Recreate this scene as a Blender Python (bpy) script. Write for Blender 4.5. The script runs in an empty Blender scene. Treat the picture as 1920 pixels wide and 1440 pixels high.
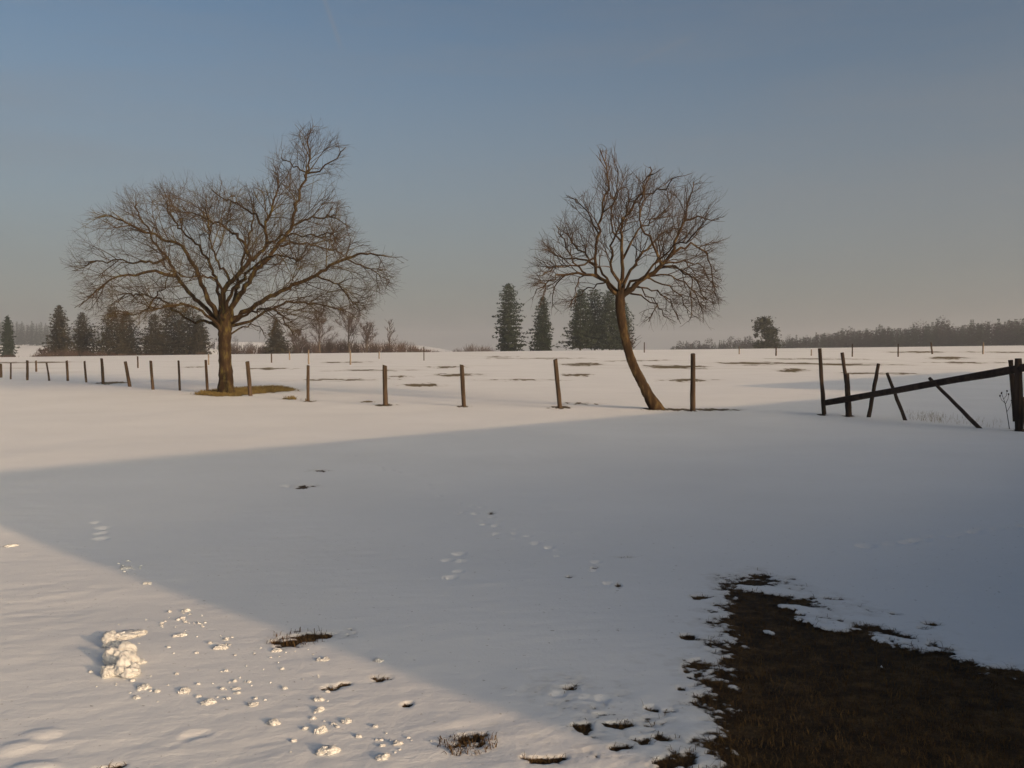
import bpy, math, random
import numpy as np
from mathutils import Vector
R = math.radians
random.seed(7)
scene = bpy.context.scene
COL = scene.collection

# ------------------------------------------------------------------ camera
F = 1663.0                       # focal length in photograph pixels (1920 wide)
CAMZ = 1.6
PITCH = math.atan(70 / F)
cam_d = bpy.data.cameras.new('camera')
cam_d.sensor_width = 36.0
cam_d.lens = 36.0 * F / 1920
cam_d.clip_start = 0.05
cam_d.clip_end = 9000
cam = bpy.data.objects.new('camera', cam_d)
cam.location = (0, 0, CAMZ)   # eye height above the level of the field; the yard is a little higher
cam.rotation_euler = (math.pi / 2 - PITCH, 0, 0)
COL.objects.link(cam)
scene.camera = cam

# ------------------------------------------------------------------ light
SUN_EL = 14.0
SUN_AZ = 135.4                   # clockwise from +Y (the view direction): behind the camera, to the right
SUN_DIR = Vector((math.sin(R(SUN_AZ)) * math.cos(R(SUN_EL)), math.cos(R(SUN_AZ)) * math.cos(R(SUN_EL)), math.sin(R(SUN_EL))))
sd = bpy.data.lights.new('sun', 'SUN')
sd.energy = 2.85
sd.angle = R(0.5)
sd.color = (1.0, 0.66, 0.38)
so = bpy.data.objects.new('sun', sd)
so.rotation_euler = SUN_DIR.to_track_quat('Z', 'Y').to_euler()
so.location = (20, -20, 30)
COL.objects.link(so)

world = bpy.data.worlds.new('World')
scene.world = world
world.use_nodes = True
wn, wl = world.node_tree.nodes, world.node_tree.links
wn.clear()
w_out = wn.new('ShaderNodeOutputWorld')
w_bg = wn.new('ShaderNodeBackground')
w_bg.inputs['Strength'].default_value = 0.073
sky = wn.new('ShaderNodeTexSky')
sky.sky_type = 'NISHITA'
sky.sun_disc = False
sky.sun_elevation = R(SUN_EL)
sky.sun_rotation = R(SUN_AZ)
sky.altitude = 400
sky.air_density = 1.0
sky.dust_density = 1.4
sky.ozone_density = 1.0
SKY_TINT = (0.90, 0.97, 1.02)
GLOW = (250.0, 205.0, 142.0)
tc = wn.new('ShaderNodeTexCoord')
tint = wn.new('ShaderNodeMix'); tint.data_type = 'RGBA'; tint.blend_type = 'MULTIPLY'
tint.inputs[0].default_value = 1.0
wl.new(sky.outputs[0], tint.inputs[6]); tint.inputs[7].default_value = (*SKY_TINT, 1)
# thin high cloud veil
mp = wn.new('ShaderNodeMapping'); mp.inputs['Scale'].default_value = (1.2, 1.2, 9.0); mp.inputs['Rotation'].default_value = (0.1, 0.25, 0.3)
wl.new(tc.outputs['Generated'], mp.inputs['Vector'])
cn = wn.new('ShaderNodeTexNoise'); cn.inputs['Scale'].default_value = 2.2; cn.inputs['Detail'].default_value = 7; cn.inputs['Roughness'].default_value = 0.55
wl.new(mp.outputs[0], cn.inputs['Vector'])
cr = wn.new('ShaderNodeMapRange'); cr.inputs[1].default_value = 0.42; cr.inputs[2].default_value = 0.75; cr.inputs[3].default_value = 0.0; cr.inputs[4].default_value = 0.26
wl.new(cn.outputs[0], cr.inputs[0])
veil = wn.new('ShaderNodeMix'); veil.data_type = 'RGBA'
wl.new(tint.outputs[2], veil.inputs[6]); veil.inputs[7].default_value = (3.0, 2.95, 2.95, 1)


def add_contrail(prev, pa, pb, width, amount):
    """A short faint vapour trail between two sky directions, as a soft segment on the sky sphere."""
    a = Vector(pa).normalized(); b = Vector(pb).normalized()
    n = a.cross(b).normalized(); t = n.cross(a).normalized(); ang = a.angle(b)
    d1 = wn.new('ShaderNodeVectorMath'); d1.operation = 'DOT_PRODUCT'; d1.inputs[1].default_value = n
    wl.new(tc.outputs['Generated'], d1.inputs[0])
    ab = wn.new('ShaderNodeMath'); ab.operation = 'ABSOLUTE'; wl.new(d1.outputs['Value'], ab.inputs[0])
    m1 = wn.new('ShaderNodeMapRange'); m1.interpolation_type = 'SMOOTHSTEP'
    m1.inputs[1].default_value = width; m1.inputs[2].default_value = 0.0; m1.inputs[3].default_value = 0.0; m1.inputs[4].default_value = amount
    wl.new(ab.outputs[0], m1.inputs[0])
    mid = (a + b).normalized()
    d2 = wn.new('ShaderNodeVectorMath'); d2.operation = 'DOT_PRODUCT'; d2.inputs[1].default_value = mid
    wl.new(tc.outputs['Generated'], d2.inputs[0])
    m2 = wn.new('ShaderNodeMapRange'); m2.interpolation_type = 'SMOOTHSTEP'
    m2.inputs[1].default_value = math.cos(ang * 0.62); m2.inputs[2].default_value = math.cos(ang * 0.3); m2.inputs[3].default_value = 0.0; m2.inputs[4].default_value = 1.0
    wl.new(d2.outputs['Value'], m2.inputs[0])
    mu = wn.new('ShaderNodeMath'); mu.operation = 'MULTIPLY'; wl.new(m1.outputs[0], mu.inputs[0]); wl.new(m2.outputs[0], mu.inputs[1])
    ad = wn.new('ShaderNodeMath'); ad.operation = 'ADD'; wl.new(prev, ad.inputs[0]); wl.new(mu.outputs[0], ad.inputs[1])
    return ad.outputs[0]


def pix_dir(px, py):
    u = (px - 960) / F; v = (720 - py) / F
    return Vector((u, math.cos(PITCH) + v * math.sin(PITCH), -math.sin(PITCH) + v * math.cos(PITCH)))


# grey-mauve layer of winter haze low in the sky
sz = wn.new('ShaderNodeSeparateXYZ'); wl.new(tc.outputs['Generated'], sz.inputs[0])
lo = wn.new('ShaderNodeMapRange'); lo.interpolation_type = 'SMOOTHSTEP'
lo.inputs[1].default_value = 0.42; lo.inputs[2].default_value = 0.0; lo.inputs[3].default_value = 0.0; lo.inputs[4].default_value = 0.8
wl.new(sz.outputs['Z'], lo.inputs[0])
layer = wn.new('ShaderNodeMix'); layer.data_type = 'RGBA'
wl.new(lo.outputs[0], layer.inputs[0]); wl.new(tint.outputs[2], layer.inputs[6]); layer.inputs[7].default_value = (2.75, 2.62, 2.58, 1)
wl.new(layer.outputs[2], veil.inputs[6])
fac = add_contrail(cr.outputs[0], pix_dir(598, -30), pix_dir(640, 90), 0.004, 0.25)
fac = add_contrail(fac, pix_dir(1170, 125), pix_dir(1300, 68), 0.005, 0.10)
wl.new(fac, veil.inputs[0])
# broad bright glow of the hazy sky around the (hidden) sun, behind the camera
sdn = wn.new('ShaderNodeVectorMath'); sdn.operation = 'DOT_PRODUCT'; sdn.inputs[1].default_value = SUN_DIR
wl.new(tc.outputs['Generated'], sdn.inputs[0])
mxz = wn.new('ShaderNodeMath'); mxz.operation = 'MAXIMUM'; mxz.inputs[1].default_value = 0.0; wl.new(sdn.outputs['Value'], mxz.inputs[0])
pw = wn.new('ShaderNodeMath'); pw.operation = 'POWER'; pw.inputs[1].default_value = 28.0; wl.new(mxz.outputs[0], pw.inputs[0])
glow = wn.new('ShaderNodeMix'); glow.data_type = 'RGBA'; glow.blend_type = 'ADD'; glow.clamp_result = False
glc = wn.new('ShaderNodeMix'); glc.data_type = 'RGBA'; glc.blend_type = 'MULTIPLY'; glc.inputs[0].default_value = 1.0
wl.new(pw.outputs[0], glc.inputs[6]); glc.inputs[7].default_value = (*GLOW, 1)
glow.inputs[0].default_value = 1.0
wl.new(veil.outputs[2], glow.inputs[6]); wl.new(glc.outputs[2], glow.inputs[7])
wl.new(glow.outputs[2], w_bg.inputs['Color'])
wl.new(w_bg.outputs[0], w_out.inputs['Surface'])

scene.view_settings.view_transform = 'Standard'
scene.view_settings.look = 'None'
scene.view_settings.gamma = 1
scene.view_settings.use_curve_mapping = False
scene.view_settings.exposure = 0.16
if scene.render.engine != 'CYCLES':
    scene.render.engine = 'CYCLES'
scene.cycles.max_bounces = 6
scene.cycles.volume_bounces = 1

# ------------------------------------------------------------------ helpers


def tag(o, label=None, cat=None, group=None, kind=None):
    if label: o['label'] = label
    if cat: o['category'] = cat
    if group: o['group'] = group
    if kind: o['kind'] = kind
    return o


def mesh_obj(name, V, faces, mat, parent=None, smooth=False, matidx=None):
    """V (n,3) array, faces: list of arrays (k,3) or (k,4)."""
    me = bpy.data.meshes.new(name)
    V = np.asarray(V, dtype=np.float32)
    fl = [np.asarray(f, dtype=np.int32) for f in faces if len(f)]
    loops = np.concatenate([f.ravel() for f in fl])
    sizes = np.concatenate([np.full(len(f), f.shape[1], dtype=np.int32) for f in fl])
    starts = np.concatenate([[0], np.cumsum(sizes)[:-1]]).astype(np.int32)
    me.vertices.add(len(V)); me.vertices.foreach_set('co', V.ravel())
    me.loops.add(len(loops)); me.loops.foreach_set('vertex_index', loops)
    me.polygons.add(len(sizes)); me.polygons.foreach_set('loop_start', starts)
    try:
        me.polygons.foreach_set('loop_total', sizes)
    except Exception:
        pass
    for m in (mat if isinstance(mat, (list, tuple)) else [mat]):
        me.materials.append(m)
    if matidx is not None:
        me.polygons.foreach_set('material_index', np.asarray(matidx, dtype=np.int32))
    me.polygons.foreach_set('use_smooth', np.full(len(sizes), bool(smooth)))
    me.update(calc_edges=True)
    me.validate()
    o = bpy.data.objects.new(name, me)
    COL.objects.link(o)
    if parent is not None:
        o.parent = parent
    return o


def empty(name, loc):
    o = bpy.data.objects.new(name, None)
    o.empty_display_size = 0.3
    o.location = loc
    COL.objects.link(o)
    return o


def hash01(xi, yi, seed):
    h = (xi.astype(np.int64) * 374761393 + yi.astype(np.int64) * 668265263 + seed * 974634777) & 0xffffffff
    h = ((h ^ (h >> 13)) * 1274126177) & 0xffffffff
    h = h ^ (h >> 16)
    return (h & 0xffffff) / float(0xffffff)


def vnoise(x, y, seed=0):
    xi = np.floor(x); yi = np.floor(y)
    fx = x - xi; fy = y - yi
    fx = fx * fx * (3 - 2 * fx); fy = fy * fy * (3 - 2 * fy)
    xi = xi.astype(np.int64); yi = yi.astype(np.int64)
    a = hash01(xi, yi, seed); b = hash01(xi + 1, yi, seed)
    c = hash01(xi, yi + 1, seed); d = hash01(xi + 1, yi + 1, seed)
    return (a * (1 - fx) + b * fx) * (1 - fy) + (c * (1 - fx) + d * fx) * fy - 0.5


def fbm(x, y, seed=0, octs=4, gain=0.5):
    s = 0.0; a = 1.0
    for i in range(octs):
        s = s + a * vnoise(x * 2 ** i + 17.3 * i, y * 2 ** i - 9.1 * i, seed + i)
        a *= gain
    return s


def sstep(a, b, x):
    t = np.clip((x - a) / (b - a), 0, 1)
    return t * t * (3 - 2 * t)

# ------------------------------------------------------------------ terrain


def z_base(x, y):
    x = np.asarray(x, float); y = np.asarray(y, float)
    r = np.hypot(x, y)
    plane = 0.52 + 0.0114 * (np.clip(x, -160, 160) + 6)
    z = sstep(30, 175, y) * plane
    z = z + 0.25 * fbm(x / 60.0, y / 60.0, 3, 2) * sstep(45, 120, r) * (1 - sstep(140, 260, r))
    # the yard falls gently away from the buildings
    v = -(x * math.sin(R(SUN_AZ)) + y * math.cos(R(SUN_AZ)))
    w_ = np.clip(9.0 - v, 0, 14.0)
    z = z + 0.045 * np.where(w_ < 3, w_ * w_ / 6.0, w_ - 1.5) * (1 - sstep(11, 25, r))
    d = np.clip(y - 185, 0, None)
    z = z - 0.02 * d * sstep(0, 60, d) * (1 - sstep(500, 900, d)) - 24.0 * sstep(400, 1100, d)
    # far hillside to the left, a snow field with woods above it
    hill = sstep(700, 1350, y) * sstep(-150, -420, x)
    z = z + hill * 34.0
    return z


DENTS = []       # (x, y, radius, depth)
MOUNDS = []      # (x, y, rx, ry, height)


def z_micro(x, y, bare):
    r = np.hypot(x, y)
    near = 1 - sstep(35, 70, r)
    c, s = math.cos(0.35), math.sin(0.35)
    u = x * c + y * s; v = -x * s + y * c
    z = 0.020 * fbm(x / 2.2, y / 2.2, 11, 3) * near
    z = z + 0.007 * fbm(x / 0.55, y / 0.55, 15, 3, 0.6) * near * sstep(5, 12, r)
    rip = 0.6 * fbm(u / 0.42, v / 0.12, 21, 4, 0.6) + 0.55 * fbm(x / 0.13, y / 0.13, 25, 3, 0.6)
    z = z + 0.0052 * rip * (0.35 + 1.3 * np.clip(vnoise(x / 1.3, y / 1.3, 31) + 0.5, 0, 1)) * (1 - sstep(9, 25, r))
    z = z - bare * 0.020 * (1 - sstep(12, 30, r))
    for (dx, dy, dr, dd) in DENTS:
        q = ((x - dx) ** 2 + (y - dy) ** 2) / (dr * dr)
        z = z - dd * np.exp(-q * q) + dd * 0.08 * np.exp(-(np.sqrt(q) - 1.6) ** 2 * 4)
    for (dx, dy, rx, ry, h) in MOUNDS:
        q = ((x - dx) / rx) ** 2 + ((y - dy) / ry) ** 2
        z = z + h * np.exp(-q * q)
    return z


def G(px, py, dmax=1500):
    """Ground point seen at a photograph pixel."""
    d = pix_dir(px, py)
    prev = 0.5; t = 0.5
    while t < dmax:
        if CAMZ + d.z * t <= float(z_base(d.x * t, d.y * t)):
            lo, hi = prev, t
            for _ in range(40):
                m = (lo + hi) / 2
                if CAMZ + d.z * m <= float(z_base(d.x * m, d.y * m)): hi = m
                else: lo = m
            return Vector((d.x * hi, d.y * hi, float(z_base(d.x * hi, d.y * hi))))
        prev = t; t *= 1.02
    t = 170.0 / d.y
    return Vector((d.x * t, d.y * t, float(z_base(d.x * t, d.y * t))))


# bare ground ---------------------------------------------------------
POLY_PX = [(1372, 1085), (1400, 1072), (1445, 1080), (1480, 1103), (1560, 1132), (1640, 1165), (1700, 1190), (1760, 1222),
           (1830, 1258), (1880, 1270), (1935, 1268), (2050, 1275), (2400, 1330), (2500, 1800), (1245, 1800), (1275, 1500), (1285, 1440), (1296, 1380), (1312, 1300),
           (1316, 1250), (1338, 1205), (1352, 1160), (1360, 1120)]
POLY = np.array([G(*p)[:2] for p in POLY_PX])


def poly_sd(x, y, P):
    """signed distance, positive inside."""
    best = np.full(x.shape, 1e9); inside = np.zeros(x.shape, bool)
    n = len(P)
    for i in range(n):
        x0, y0 = P[i]; x1, y1 = P[(i + 1) % n]
        ex, ey = x1 - x0, y1 - y0
        t = np.clip(((x - x0) * ex + (y - y0) * ey) / (ex * ex + ey * ey), 0, 1)
        best = np.minimum(best, np.hypot(x - x0 - t * ex, y - y0 - t * ey))
        cond = (y0 > y) != (y1 > y)
        with np.errstate(divide='ignore', invalid='ignore'):
            xi = (x1 - x0) * (y - y0) / (y1 - y0 if y1 != y0 else 1e-9) + x0
        inside ^= cond & (x < xi)
    return np.where(inside, best, -best)


# (cx, cy, half width, half height in photograph px, strength)
STREAKS = [(862, 703, 46, 3, 1), (790, 722, 36, 3, 1), (845, 688, 38, 2, .9), (752, 706, 18, 1.5, .5), (1092, 683, 42, 2.6, 1), (1078, 703, 28, 2.6, 1),
           (1268, 688, 58, 3.4, 1), (1290, 713, 45, 2.4, .8), (1410, 681, 70, 3, .9), (1560, 683, 115, 2.4, 1), (1482, 694, 34, 3, .9),
           (1725, 660, 42, 1.6, 1), (1778, 671, 28, 2.6, 1), (1830, 680, 60, 1.5, .6), (1520, 673, 60, 1.2, .6), (650, 679, 50, 1.2, .8), (505, 691, 35, 1.8, .7),
           (370, 688, 20, 1.2, .5), (690, 753, 16, 1.8, 1), (545, 748, 14, 1.6, 1),
           (1345, 768, 46, 2.2, 1), (1050, 764, 20, 3, 1), (1228, 767, 24, 3.2, 1.3), (1258, 767, 30, 2.2, 1), (208, 718, 32, 2.6, .9), (868, 762, 12, 2, 1),
           (722, 760, 18, 2, 1), (1090, 757, 30, 2.2, .7), (578, 752, 12, 1.6, .8), (930, 655 + 14, 30, 1, .5),
           (10, 680, 40, 1.6, .8), (95, 679, 40, 1.3, .7), (1200, 676, 50, 1.2, .5), (1000, 672, 60, 1.0, .5), (1880, 660, 60, 1.2, .6), (1640, 700, 60, 1.5, .5),
           (700, 694, 60, 1.4, .45), (980, 712, 50, 1.5, .4), (640, 712, 60, 1.5, .4), (1540, 778, 10, 2, .9), (1592, 780, 12, 2, .9), (1910, 805, 18, 3, .9),
           (420, 737, 58, 6, 2.2), (490, 731, 66, 6, 2.0), (450, 734, 60, 6, 2.2), (1298, 769, 14, 2.4, 1)]
SPOTS = [(575, 1197, 58, 9, .75), (545, 1206, 32, 7, .75), (610, 1192, 30, 5, .8), (713, 1271, 20, 6, .75), (766, 1320, 16, 5, .7), (622, 1292, 22, 4, .6), (875, 1398, 38, 20, .9),
         (650, 1283, 14, 4, .7), (1415, 1079, 46, 8, 1.2), (1085, 1364, 28, 9, 1.0), (1155, 1359, 24, 6, 1.0), (1205, 1390, 26, 10, 1), (1165, 1400, 30, 8, .95), (1240, 1383, 22, 9, 1), (1025, 1425, 34, 10, 1),
         (1270, 1330, 20, 10, .9), (1220, 1325, 18, 6, .9), (1290, 1425, 40, 22, 1.1), (1255, 1428, 40, 16, .9), (1330, 1145, 34, 6, .9), (1318, 1120, 20, 4, .7), (1290, 1195, 14, 6, .8), (1310, 1245, 18, 12, .8), (1278, 1290, 14, 6, .7),
         (570, 912, 20, 3.2, .6), (600, 882, 16, 2, .5), (922, 962, 7, 2.6, .75), (1170, 1043, 16, 2, .65), (1112, 1063, 8, 2.6, .7), (1070, 1080, 9, 2.6, .7), (1160, 1098, 5, 3, .7),
         (1560, 1122, 26, 4, .9), (1525, 1121, 12, 4, .8), (1730, 1178, 14, 4, .8), (1755, 1170, 16, 3, .8), (1905, 1262, 40, 9, 1.0), (1680, 1150, 10, 2, .6), (1135, 1322, 8, 3, .6), (1060, 1290, 10, 2.5, .6), (215, 1436, 24, 5, .6)]


def _ell(list_):
    out = []
    for (cx, cy, hw, hh, s) in list_:
        c = G(cx, cy); a = G(cx, cy - hh); b = G(cx, cy + hh)
        ang = math.atan2(c.x, c.y)
        dist = math.hypot(c.x, c.y)
        rad = abs(math.hypot(a.x, a.y) - math.hypot(b.x, b.y)) / 2
        out.append((c.x, c.y, ang, hw * dist / F, min(rad, 9.0), s))
    return out


SCRAPS = [(1500, 1142, 42, 7, 1), (1558, 1170, 36, 8, 1), (1672, 1203, 30, 8, 1), (1450, 1187, 16, 6, 1), (1556, 1217, 9, 8, .8), (1440, 1106, 34, 5, 1), (1605, 1160, 34, 4, .8),
          (1625, 1362, 9, 4, .7), (1745, 1352, 11, 5, .8), (1785, 1412, 9, 7, .9), (1582, 1232, 11, 6, .9), (1505, 1160, 30, 5, .8), (1655, 1250, 7, 4, .7), (1700, 1330, 6, 3, .6)]
ELL_SCR = _ell(SCRAPS)
ELL_FAR = _ell(STREAKS); ELL_NEAR = _ell(SPOTS)


def bareness(x, y):
    r = np.hypot(x, y)
    n1 = fbm(x / 0.9, y / 0.9, 41, 4)
    c, s = math.cos(-1.17), math.sin(-1.17)
    u = x * c + y * s; v = -x * s + y * c
    n2 = fbm(u / 0.55, v / 0.12, 47, 4, 0.6)
    n3 = fbm(x / 0.09, y / 0.09, 53, 3, 0.6)
    n4 = fbm(x / 0.035, y / 0.022, 71, 2, 0.6)
    b = np.full(x.shape, -1.0)
    m = (r < 14)
    if m.any():
        sdv = poly_sd(x[m], y[m], POLY)
        b[m] = np.clip(sdv / 0.16, -2.0, 2.4) + 0.7 * n2[m] + 0.8 * n3[m] + 0.8 * n4[m] + 0.2 * n1[m]
        # bottom left fringe of the patch: half melted
        fr = np.exp(-((x[m] - 0.35) / 0.55) ** 2 - ((y[m] - 3.2) / 0.7) ** 2)
        b[m] = np.maximum(b[m], -1.15 + 0.40 * fr + 1.0 * n3[m] * fr + 0.6 * n2[m] * fr + 1.1 * n4[m] * fr)
    for (cx, cy, ang, hw, hd, s_) in ELL_SCR:
        mm = np.hypot(x - cx, y - cy) < 2.5 * max(hw, hd)
        if mm.any():
            dx = x[mm] - cx; dy = y[mm] - cy
            la = dx * math.cos(ang) - dy * math.sin(ang) + .6 * hw * (n3[mm] + n4[mm]); ra = dx * math.sin(ang) + dy * math.cos(ang) + 1.2 * la * hd / hw * .6
            b[mm] = b[mm] - (3.3 if hw > .06 else 2.6) * s_ * np.exp(-((la / hw) ** 2 + (ra / hd) ** 2)) * (1 + 1.5 * n3[mm] + 1.3 * n4[mm])
    # stubble and turf showing thinly through the snow of the far field
    mf = (y > 40) & (y < 190)
    if mf.any():
        n5 = fbm(x[mf] / 7.0, y[mf] / 3.2, 83, 4, 0.6)
        fade = sstep(40, 62, y[mf]) * (1 - sstep(175, 190, y[mf]))
        b[mf] = np.maximum(b[mf], -1.35 + 1.75 * n5 * fade)
    for lst, big in ((ELL_NEAR, False), (ELL_FAR, True)):
        for (cx, cy, ang, hw, hd, s_) in lst:
            mm = np.hypot(x - cx, y - cy) < 2.2 * max(hw, hd)
            if not mm.any():
                continue
            dx = x[mm] - cx; dy = y[mm] - cy
            la = dx * math.cos(ang) - dy * math.sin(ang); ra = dx * math.sin(ang) + dy * math.cos(ang)
            q = np.sqrt((la / hw) ** 2 + (ra / max(hd, .02)) ** 2)
            if big:
                nn = 1.5 * fbm(x[mm] / (hw * .35), y[mm] / (hd * .5 + .15), 61, 4, .65) - 0.12
            else:
                nn = 1.2 * n3[mm] + 0.7 * n2[mm] + 1.0 * n4[mm] - .25
            b[mm] = np.maximum(b[mm], (1.0 - q) * (1.6 if big else 1.5) * s_ + nn - 0.1)
    return b


# foot and paw prints
def trail(pts, n, jit, rad, dep, rng):
    P = [G(*p) for p in pts]
    L = [0]
    for a, b in zip(P, P[1:]):
        L.append(L[-1] + (b - a).length)
    for i in range(n):
        t = L[-1] * (i + 0.5) / n
        k = max(j for j in range(len(L)) if L[j] <= t)
        k = min(k, len(P) - 2)
        f = (t - L[k]) / (L[k + 1] - L[k])
        p = P[k].lerp(P[k + 1], f)
        dep_ = dep * 1.15; rad *= 1.0
        DENTS.append((p.x + rng.uniform(-jit, jit), p.y + rng.uniform(-jit, jit), rad * rng.uniform(.8, 1.2), dep_ * rng.uniform(.6, 1.2)))


rg = random.Random(5)
trail([(640, 850), (760, 890), (870, 950), (960, 1000), (1060, 1040), (1160, 1098)], 34, 0.10, 0.030, 0.016, rg)
trail([(870, 950), (930, 985), (1060, 1032)], 10, 0.16, 0.035, 0.016, rg)
trail([(1600, 1032), (1700, 1020), (1800, 1003), (1930, 985)], 14, 0.06, 0.05, 0.03, rg)
trail([(850, 1030), (840, 1085)], 5, 0.08, 0.04, 0.015, rg)
trail([(180, 975), (190, 1000), (195, 1015)], 4, 0.05, 0.05, 0.018, rg)
trail([(570, 905), (520, 918), (612, 880)], 4, 0.05, 0.05, 0.02, rg)
trail([(330, 1383), (385, 1372)], 3, 0.03, 0.03, 0.006, rg)
trail([(1035, 1300), (1150, 1322)], 3, 0.04, 0.03, 0.010, rg)
for (px_, py_, a_, b_, h_) in [(80, 1375, .07, .05, .010), (35, 1400, .07, .06, .008), (62, 1440, .08, .05, .012), (255, 1070 + 150, .3, .2, .008)]:
    g_ = G(px_, py_); MOUNDS.append((g_.x, g_.y, a_, b_, h_))

# polar sheet reaching the horizon, fine in front of the camera
ang_f = np.radians(np.arange(-36, 36.001, 0.105))
ang_c = np.radians(np.arange(36, 324, 3.0))[1:]
ANG = np.concatenate([ang_f, ang_c])
rr = [0.6]
while rr[-1] < 3600:
    r_ = rr[-1]
    k = 0.0075 if r_ < 2.6 else 0.0042 if r_ < 9 else 0.0065 if r_ < 30 else 0.011 if r_ < 220 else 0.03
    if r_ < 2.0: k = 0.04
    rr.append(r_ * (1 + k))
RAD = np.array(rr)
AA, RR_ = np.meshgrid(ANG, RAD)
X = (RR_ * np.sin(AA)).ravel(); Y = (RR_ * np.cos(AA)).ravel()
B = bareness(X, Y)
Bs = 1 / (1 + np.exp(-np.clip(B - .2, -3, 3) * 5.0))
Z = z_base(X, Y) + z_micro(X, Y, Bs)
na, nr = len(ANG), len(RAD)
i0 = (np.arange(nr - 1)[:, None] * na + np.arange(na)[None, :])
i1 = (np.arange(nr - 1)[:, None] * na + (np.arange(na)[None, :] + 1) % na)
quads = np.stack([i0, i1, i1 + na, i0 + na], -1).reshape(-1, 4)[:, ::-1]
Vt = np.stack([X, Y, Z], 1)
Vt = np.concatenate([Vt, [[0, 0, float(z_base(0, 0))]]])
cidx = len(Vt) - 1
tri = np.stack([np.arange(na), np.full(na, cidx), (np.arange(na) + 1) % na], 1)[:, ::-1]


def gz(x, y):
    xa = np.array([float(x)]); ya = np.array([float(y)])
    b = bareness(xa, ya)
    return float(z_base(xa, ya)[0] + z_micro(xa, ya, 1 / (1 + np.exp(-np.clip(b - .2, -3, 3) * 5)))[0])


def GP(px, py):
    g = G(px, py)
    if g.y < 60: g.z = gz(g.x, g.y)
    return g

# ------------------------------------------------------------------ materials


def new_mat(name):
    m = bpy.data.materials.new(name); m.use_nodes = True
    nt = m.node_tree; b = nt.nodes['Principled BSDF']
    return m, nt, b


def noise_node(nt, scale, detail=4, rough=0.55, vec=None, stretch=None):
    n = nt.nodes.new('ShaderNodeTexNoise')
    n.inputs['Scale'].default_value = scale; n.inputs['Detail'].default_value = detail; n.inputs['Roughness'].default_value = rough
    t = nt.nodes.new('ShaderNodeTexCoord')
    src = t.outputs['Object'] if vec is None else vec
    if stretch:
        mp_ = nt.nodes.new('ShaderNodeMapping'); mp_.inputs['Scale'].default_value = stretch
        nt.links.new(src, mp_.inputs['Vector']); src = mp_.outputs[0]
    nt.links.new(src, n.inputs['Vector'])
    return n


def ramp(nt, src, stops):
    r = nt.nodes.new('ShaderNodeValToRGB')
    e = r.color_ramp.elements
    while len(e) < len(stops): e.new(0.5)
    for k, (p, c) in enumerate(stops):
        e[k].position = p; e[k].color = (*c, 1) if len(c) == 3 else c
    nt.links.new(src, r.inputs[0])
    return r


def simple_mat(name, c0, c1, scale=3.0, rough=0.85, stretch=None, bump=0.0, bscale=20, c2=None, obj_var=0.0):
    m, nt, b = new_mat(name)
    n = noise_node(nt, scale, 5, 0.6, stretch=stretch)
    stops = [(0.32, c0), (0.68, c1)] if c2 is None else [(0.3, c0), (0.52, c1), (0.66, c2)]
    r = ramp(nt, n.outputs[0], stops)
    nt.links.new(r.outputs[0], b.inputs['Base Color'])
    b.inputs['Roughness'].default_value = rough
    b.inputs['Specular IOR Level'].default_value = 0.2
    if bump:
        n2 = noise_node(nt, bscale, 6, 0.65, stretch=stretch)
        bp = nt.nodes.new('ShaderNodeBump'); bp.inputs['Strength'].default_value = bump; bp.inputs['Distance'].default_value = 0.02
        nt.links.new(n2.outputs[0], bp.inputs['Height']); nt.links.new(bp.outputs[0], b.inputs['Normal'])
    return m


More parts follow.
